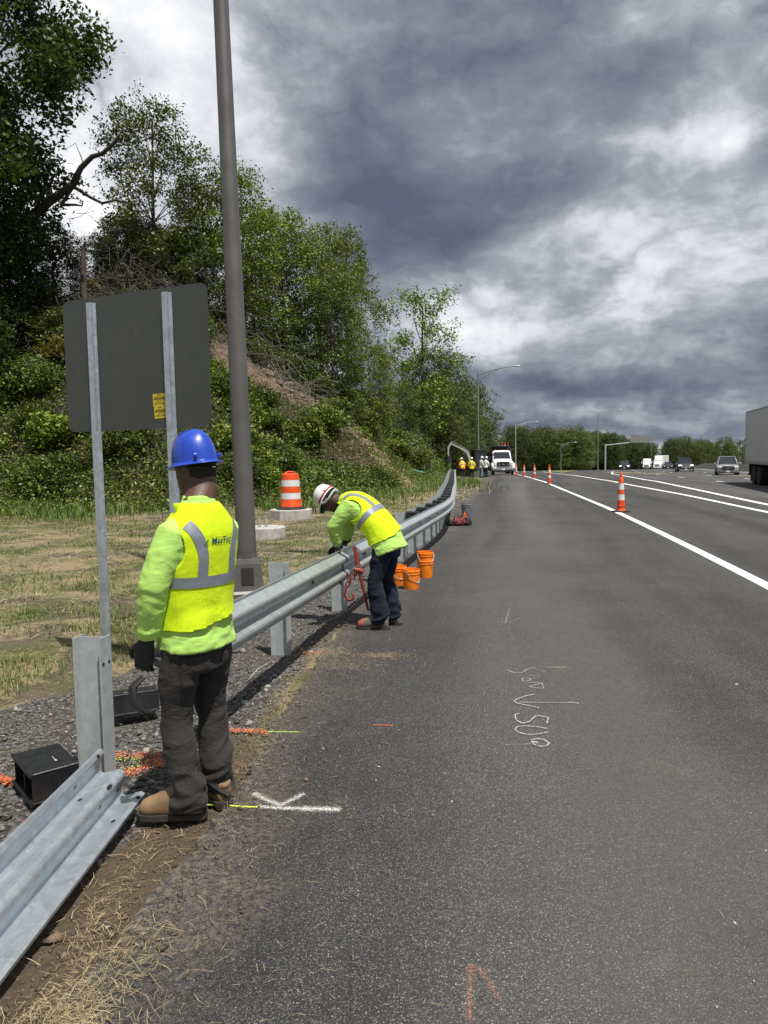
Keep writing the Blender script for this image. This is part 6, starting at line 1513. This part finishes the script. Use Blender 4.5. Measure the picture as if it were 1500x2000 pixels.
plate([(-2.6, 3.2), (-2.95, 2.75), (-2.98, 2.2), (-2.92, 1.9)], [.10, .17, .14, .10], 'stick', -.8, th=.14)
plate([(-1.05, 2.45), (-2.55, 3.26)], [.07, .07], 'hydraulic_ram', -.8, CHROME, .07); plate([(-.55, 1.15), (-1.2, 2.05)], [.09, .07], 'hydraulic_ram', -.62, CHROME, .08)
m = MB(); m.prism([(-3.0, 1.95), (-2.75, 1.95), (-2.7, 1.6), (-2.8, 1.35), (-3.05, 1.3), (-3.2, 1.5)], -1.1, -.5, Matrix(((1, 0, 0, 0), (0, 0, 1, 0), (0, 1, 0, 0), (0, 0, 0, 1)))); m.build('bucket', STEELD, ex)

# ---- gantry, barrier, grass island, clutter
ga = thing('sign_gantry', 'pale overhead sign gantry seen from behind across the distant highway', 'gantry', (90.8, 300, rdz(91, 300)), 0)
GP = mat('gantry_pale', (.33, .35, .32), .6); m = MB(); m.lathe([(.36, -.3), (.36, 10.4), (0, 10.5)], 16); m.build('post', GP, ga, smooth=True)
m = MB(); m.tube([(-.3, 0, 10.0), (9, 0, 10.9), (18, 0, 11.6)], .26, 10); m.build('beam', GP, ga, smooth=True)
SB_ = mat('sign_back_grey', (.20, .20, .19), .7, var=.1)
for x0, x1, z0, z1 in ((10.0, 13.6, 10.9, 14.2), (13.7, 18.0, 10.9, 13.7)):
    m = MB(); m.box(((x0+x1)/2, -.5, (z0+z1)/2), (x1-x0, .08, z1-z0)); pp = m.build('sign_panel', SB_, ga)
    m = MB()
    for k in range(4): m.box((x0+.4+(x1-x0-.8)*k/3, -.6, (z0+z1)/2), (.10, .10, z1-z0-.1))
    m.build('stiffener', GP, pp)
ba = thing('concrete_barrier', 'tan concrete median barrier beyond the traffic lanes', 'barrier', (0, 0, 0))
YY = np.linspace(45, 440, 90); XB = ip(L3, YY)+17.5; ZB = prof(XB, YY)
pf = [(-.3, 0), (-.3, .08), (-.14, .3), (-.09, .95), (.09, .95), (.14, .3), (.3, .08), (.3, 0)]
V = np.array([[(x+a, y, z-.02+b) for a, b in pf] for x, y, z in zip(XB, YY, ZB)]).reshape(-1, 3)
F = [(i*8+k, i*8+(k+1) % 8, (i+1)*8+(k+1) % 8, (i+1)*8+k) for i in range(89) for k in range(8)]; meshobj('wall', V, F, mat('barrier_concrete', (.36, .32, .26), .9, var=.15), ba)
# grass island in the gore
YY = np.linspace(92, 140, 40); c_ = np.linspace(0, 1, 5)
o = road('grass_island', YY, c_, lambda y, c: (ip(L2, y)+1.2+.0*y)*(1-c)+(ip(L3, y)-6.5)*c, .06, mat('island_grass', (.13, .14, .045), .95, var=.4, vscale=.6))
# hose and shovel on the straw bank
o = thing('tool_pole', 'pole with a pale turquoise head lying on the far end of the straw bank', 'pole', (3.4, 46, tz(3.4, 46)+.25), R(-50))
m = MB(); m.tube([(-1.2, 0, .45), (1.9, 0, -.15)], .03, 6); m.build('shaft', mat('tan_wood', (.35, .27, .17), .8), o); m = MB(); m.tube([(-2.2, 0, .62), (-1.2, 0, .45)], .09, 8, squash=.5); m.build('head', mat('turquoise', (.10, .42, .34), .6), o)
o = thing('hose', 'thin pale hose curling down over the straw bank', 'hose', (0, 0, 0)); m = MB(); m.tube([(x, y, tz(x, y)+.05) for x, y in ((.6, 41.5), (1.2, 42), (2.2, 42.6), (3.2, 42.2), (4.1, 42.6), (4.8, 43.5))], .025, 6); m.build('line', mat('hose_pale', (.42, .37, .30), .8), o)
# string line along the gravel
o = thing('string_line', 'slack tan string lying across the gravel between the guardrail posts', 'string'); pts = [(-1.10, 5.0), (-1.0, 5.6), (-.80, 6.3), (-.66, 7.0), (-.40, 7.9), (-.2, 8.8)]
m = MB(); m.tube([(x, y, tz(x, y)+.02+.05*(i % 2)) for i, (x, y) in enumerate(pts)], .003, 5); m.build('cord', mat('string_tan', (.45, .38, .27), .9), o)
# small leaning shim stone, litter
tag(lump(1, (.02, .03, .01), 4).build('litter', WHITEP, loc=(-2.0, 9.7, tz(-2.0, 9.7)+.01)), 'small white scrap of litter in the grass beyond the sign post', 'litter')

# ------------------------------------------------------------------ spray paint marks
def b_spray(c, lo=.35, hi=.75):
    def f(t, b, tc):
        at = t.new('ShaderNodeAttribute', attribute_name='edge'); n = t.noise(tc, 130, 4, .75); v = t.vor(tc, 150, 'F1', 'Distance')
        a = t.math('ADD', t.math('MULTIPLY', at.outputs['Fac'], 1.0), t.math('MULTIPLY', t.math('SUBTRACT', n, .5), 2.4)); a = t.math('SUBTRACT', a, t.math('MULTIPLY', t.math('SUBTRACT', v, .3), .5))
        b.inputs['Base Color'].default_value = c4(c); b.inputs['Roughness'].default_value = .8
        t.put(b.inputs['Alpha'], t.step(a, lo, hi))
    return f
SPW = mat('spray_white', build=b_spray((.58, .57, .53), .55, 1.25)); SPWF = mat('spray_white_faint', build=b_spray((.50, .49, .44), .50, 1.25))
SPO = mat('spray_orange', build=b_spray((.75, .16, .04))); SPOF = mat('spray_orange_faint', build=b_spray((.46, .23, .15), .62, 1.9)); SPG = mat('spray_green', build=b_spray((.40, .75, .10))); SPY = mat('spray_yellow', build=b_spray((.62, .72, .10)))
def gpt(px, py):
    d = _f*1430+_r*(px-750)-_u*(py-1000); k = -(H-.0)/d.z; return d.x*k, d.y*k
def stroke(par, pts, wd, m_, name='stroke', dz=.0045):
    P_ = [Vector(gpt(*p)) for p in pts]; Q = []
    for a, b in zip(P_[:-1], P_[1:]):
        n = max(1, int((b-a).length/.012)); Q += [a.lerp(b, i/n) for i in range(n)]
    Q.append(P_[-1]); V = []; E_ = []; F = []
    d0 = (Q[1]-Q[0]).normalized(); d1 = (Q[-1]-Q[-2]).normalized(); Q = [Q[0]-d0*wd*.5]+Q+[Q[-1]+d1*wd*.5]
    for i, p in enumerate(Q):
        d = (Q[min(i+1, len(Q)-1)]-Q[max(i-1, 0)]).normalized(); n_ = Vector((-d.y, d.x))
        for k in (-1, -.5, 0, .5, 1):
            q_ = p+n_*k*wd*.9; V.append((q_.x, q_.y, float(prof(q_.x, q_.y))+dz)); E_.append((1.15-abs(k)*1.25)*(0.1 if i in (0, len(Q)-1) else 1))
        if i: F += [((i-1)*5+k, (i-1)*5+k+1, i*5+k+1, i*5+k) for k in range(4)]
    o = meshobj(name, V, F, m_, par); a = o.data.attributes.new('edge', 'FLOAT', 'POINT'); a.data.foreach_set('value', np.array(E_, np.float32)); return o
def mark(name, label): return thing(name, label, 'paint mark')
def zc(pts, ox=940, oy=1240, s=5): return [(ox+x/s, oy+y/s) for x, y in pts]
mk = mark('chalk_writing', 'white sprayed arrow, digits and scribbled letters on the shoulder asphalt'); zo = .0045
for i, (pts, wd, mm_) in enumerate((
    ([(265, 348), (300, 368), (350, 378), (410, 368), (440, 345), (480, 328), (520, 328), (560, 345), (600, 358), (625, 362)], .011, SPW),
    ([(395, 440), (410, 428), (450, 425), (478, 435), (478, 450), (440, 458), (400, 452), (395, 440)], .011, SPW),
    ([(470, 403), (570, 400)], .007, SPWF), ([(500, 430), (570, 431)], .008, SPWF), ([(430, 474), (520, 472), (595, 482)], .010, SPW), ([(600, 482), (545, 492), (468, 512), (500, 524), (555, 526), (612, 530)], .011, SPW), ([(600, 482), (598, 505), (612, 528)], .009, SPW),
    ([(515, 592), (440, 605), (360, 632), (318, 655), (345, 675), (430, 695), (565, 722)], .016, SPW), ([(375, 668), (640, 672)], .012, SPW), ([(640, 672), (800, 674), (930, 675), (950, 685)], .009, SPWF), ([(860, 670), (930, 675), (950, 684)], .012, SPW),
    ([(375, 782), (340, 788), (328, 805), (345, 850), (400, 878), (470, 862), (520, 815), (560, 802), (655, 822), (640, 880)], .014, SPW),
    ([(640, 930), (540, 912), (420, 903), (345, 915), (330, 940), (370, 970), (450, 990), (560, 985), (650, 965)], .014, SPW),
    ([(490, 1048), (540, 1030), (610, 1038), (665, 1075), (640, 1102), (580, 1108), (520, 1090), (492, 1052), (520, 1062), (555, 1075)], .017, SPW), ([(235, 1090), (500, 1085)], .007, SPWF))):
    stroke(mk, zc(pts), wd*1.25, mm_, dz=.0045+.0006*i)
mk = mark('paint_arrow', 'thick white sprayed line with a feathered Y end beside the boots'); 
stroke(mk, [(505, 1577), (560, 1580), (600, 1581)], .062, SPW); stroke(mk, [(590, 1581), (640, 1582), (660, 1583)], .088, SPW, dz=.0052); stroke(mk, [(497, 1552), (515, 1562), (545, 1574)], .070, SPWF, dz=.006); stroke(mk, [(548, 1575), (572, 1564), (592, 1553)], .060, SPWF, dz=.007)
mk = mark('paint_line', 'yellow-green sprayed line running from the boots to the white arrow'); stroke(mk, [(398, 1573), (440, 1574), (470, 1577), (505, 1578)], .016, SPY, dz=.005)
mk = mark('paint_line', 'short thin green sprayed dash pointing onto the asphalt'); stroke(mk, [(524, 1430), (584, 1431)], .012, SPG)
mk = mark('paint_dash', 'small thin red-orange sprayed dash alone on the asphalt'); stroke(mk, [(730, 1417), (768, 1418)], .010, SPO)
mk = mark('paint_arrow', 'faded orange sprayed arrow head at the bottom of the photo'); stroke(mk, [(917, 1995), (917, 1940), (920, 1888)], .060, SPOF); stroke(mk, [(920, 1888), (945, 1905), (975, 1955)], .055, SPOF, dz=.006)
mk = mark('paint_arrow', 'small faint tan sprayed arrow farther up the shoulder'); stroke(mk, [(995, 1188), (990, 1205), (987, 1218)], .02, mat('spray_tan', build=b_spray((.40, .32, .22), .55, 1.3))); stroke(mk, [(970, 1214), (987, 1218), (1003, 1213), (1017, 1208)], .02, MATS['spray_tan'], dz=.006)
mk = mark('paint_spot', 'tan sandy smudge just above the white writing'); stroke(mk, [(1073, 1304), (1105, 1304)], .05, MATS['spray_tan'])
# paint that landed on stones and grass
def painted(name, label, x0, x1, y0, y1, fn, m_, n, seed, L=.05):
    gg = np.random.default_rng(seed); X = gg.uniform(x0, x1, n); Y = gg.uniform(y0, y1, n); k = gg.random(n) < fn(X, Y); X, Y = X[k], Y[k]; Z = terr(X, Y)+.012
    V, F = straws(X, Y, Z, L*.55, .005, seed, .25); o = meshobj(name, V, F, m_); return tag(o, label, 'paint mark', None, 'stuff')
OM = mat('painted_orange', build=lambda t, b, tc: rp(t, b, (.48, .09, .03), (.80, .24, .09), .8)); YM = mat('painted_yellow', build=lambda t, b, tc: rp(t, b, (.40, .45, .05), (.70, .75, .12), .8))
def seg(x0, y0, x1, y1, w_):
    def f(X, Y):
        d = np.array([x1-x0, y1-y0]); L_ = d@d; tt = np.clip(((X-x0)*d[0]+(Y-y0)*d[1])/L_, 0, 1); return np.exp(-(np.hypot(X-x0-tt*d[0], Y-y0-tt*d[1])/w_)**4)
    return f
ring = lambda X, Y: np.exp(-((np.hypot((X+1.47)/1.4, Y-3.95)-.13)/.045)**4)
painted('orange_paint', 'orange sprayed ring on the gravel round the lone post', -1.85, -1.1, 3.5, 4.3, ring, OM, 6500, 1, .02)
painted('yellow_paint', 'yellow paint inside the orange sprayed ring', -1.75, -1.2, 3.7, 4.2, lambda X, Y: np.exp(-((np.hypot((X+1.47)/1.4, Y-3.95)-.07)/.03)**4)*.7, YM, 1800, 2, .02)
a, b = gpt(20, 1645), gpt(95, 1580); painted('orange_paint', 'orange sprayed streak across the dirt left of the loose rail', -2.2, -1.3, 2.4, 3.8, seg(*a, *b, .055), OM, 6000, 3, .045)
a, b = gpt(0, 1515), gpt(20, 1518); painted('orange_paint', 'orange sprayed fleck at the far left edge of the photo', -2.4, -1.8, 3.6, 4.0, seg(*a, *b, .04), OM, 4000, 4, .04)
a, b = gpt(452, 1424), gpt(524, 1430); painted('orange_paint', 'orange sprayed dash on gravel leading to the green dash', -1.1, -.6, 4.2, 4.7, seg(*a, *b, .028), OM, 4500, 5, .022)
a, b = gpt(594, 1273), gpt(655, 1275); painted('orange_paint', 'orange sprayed dash on the gravel beside the second guardrail post', -.9, -.2, 5.9, 6.6, seg(*a, *b, .03), OM, 4000, 6, .022)
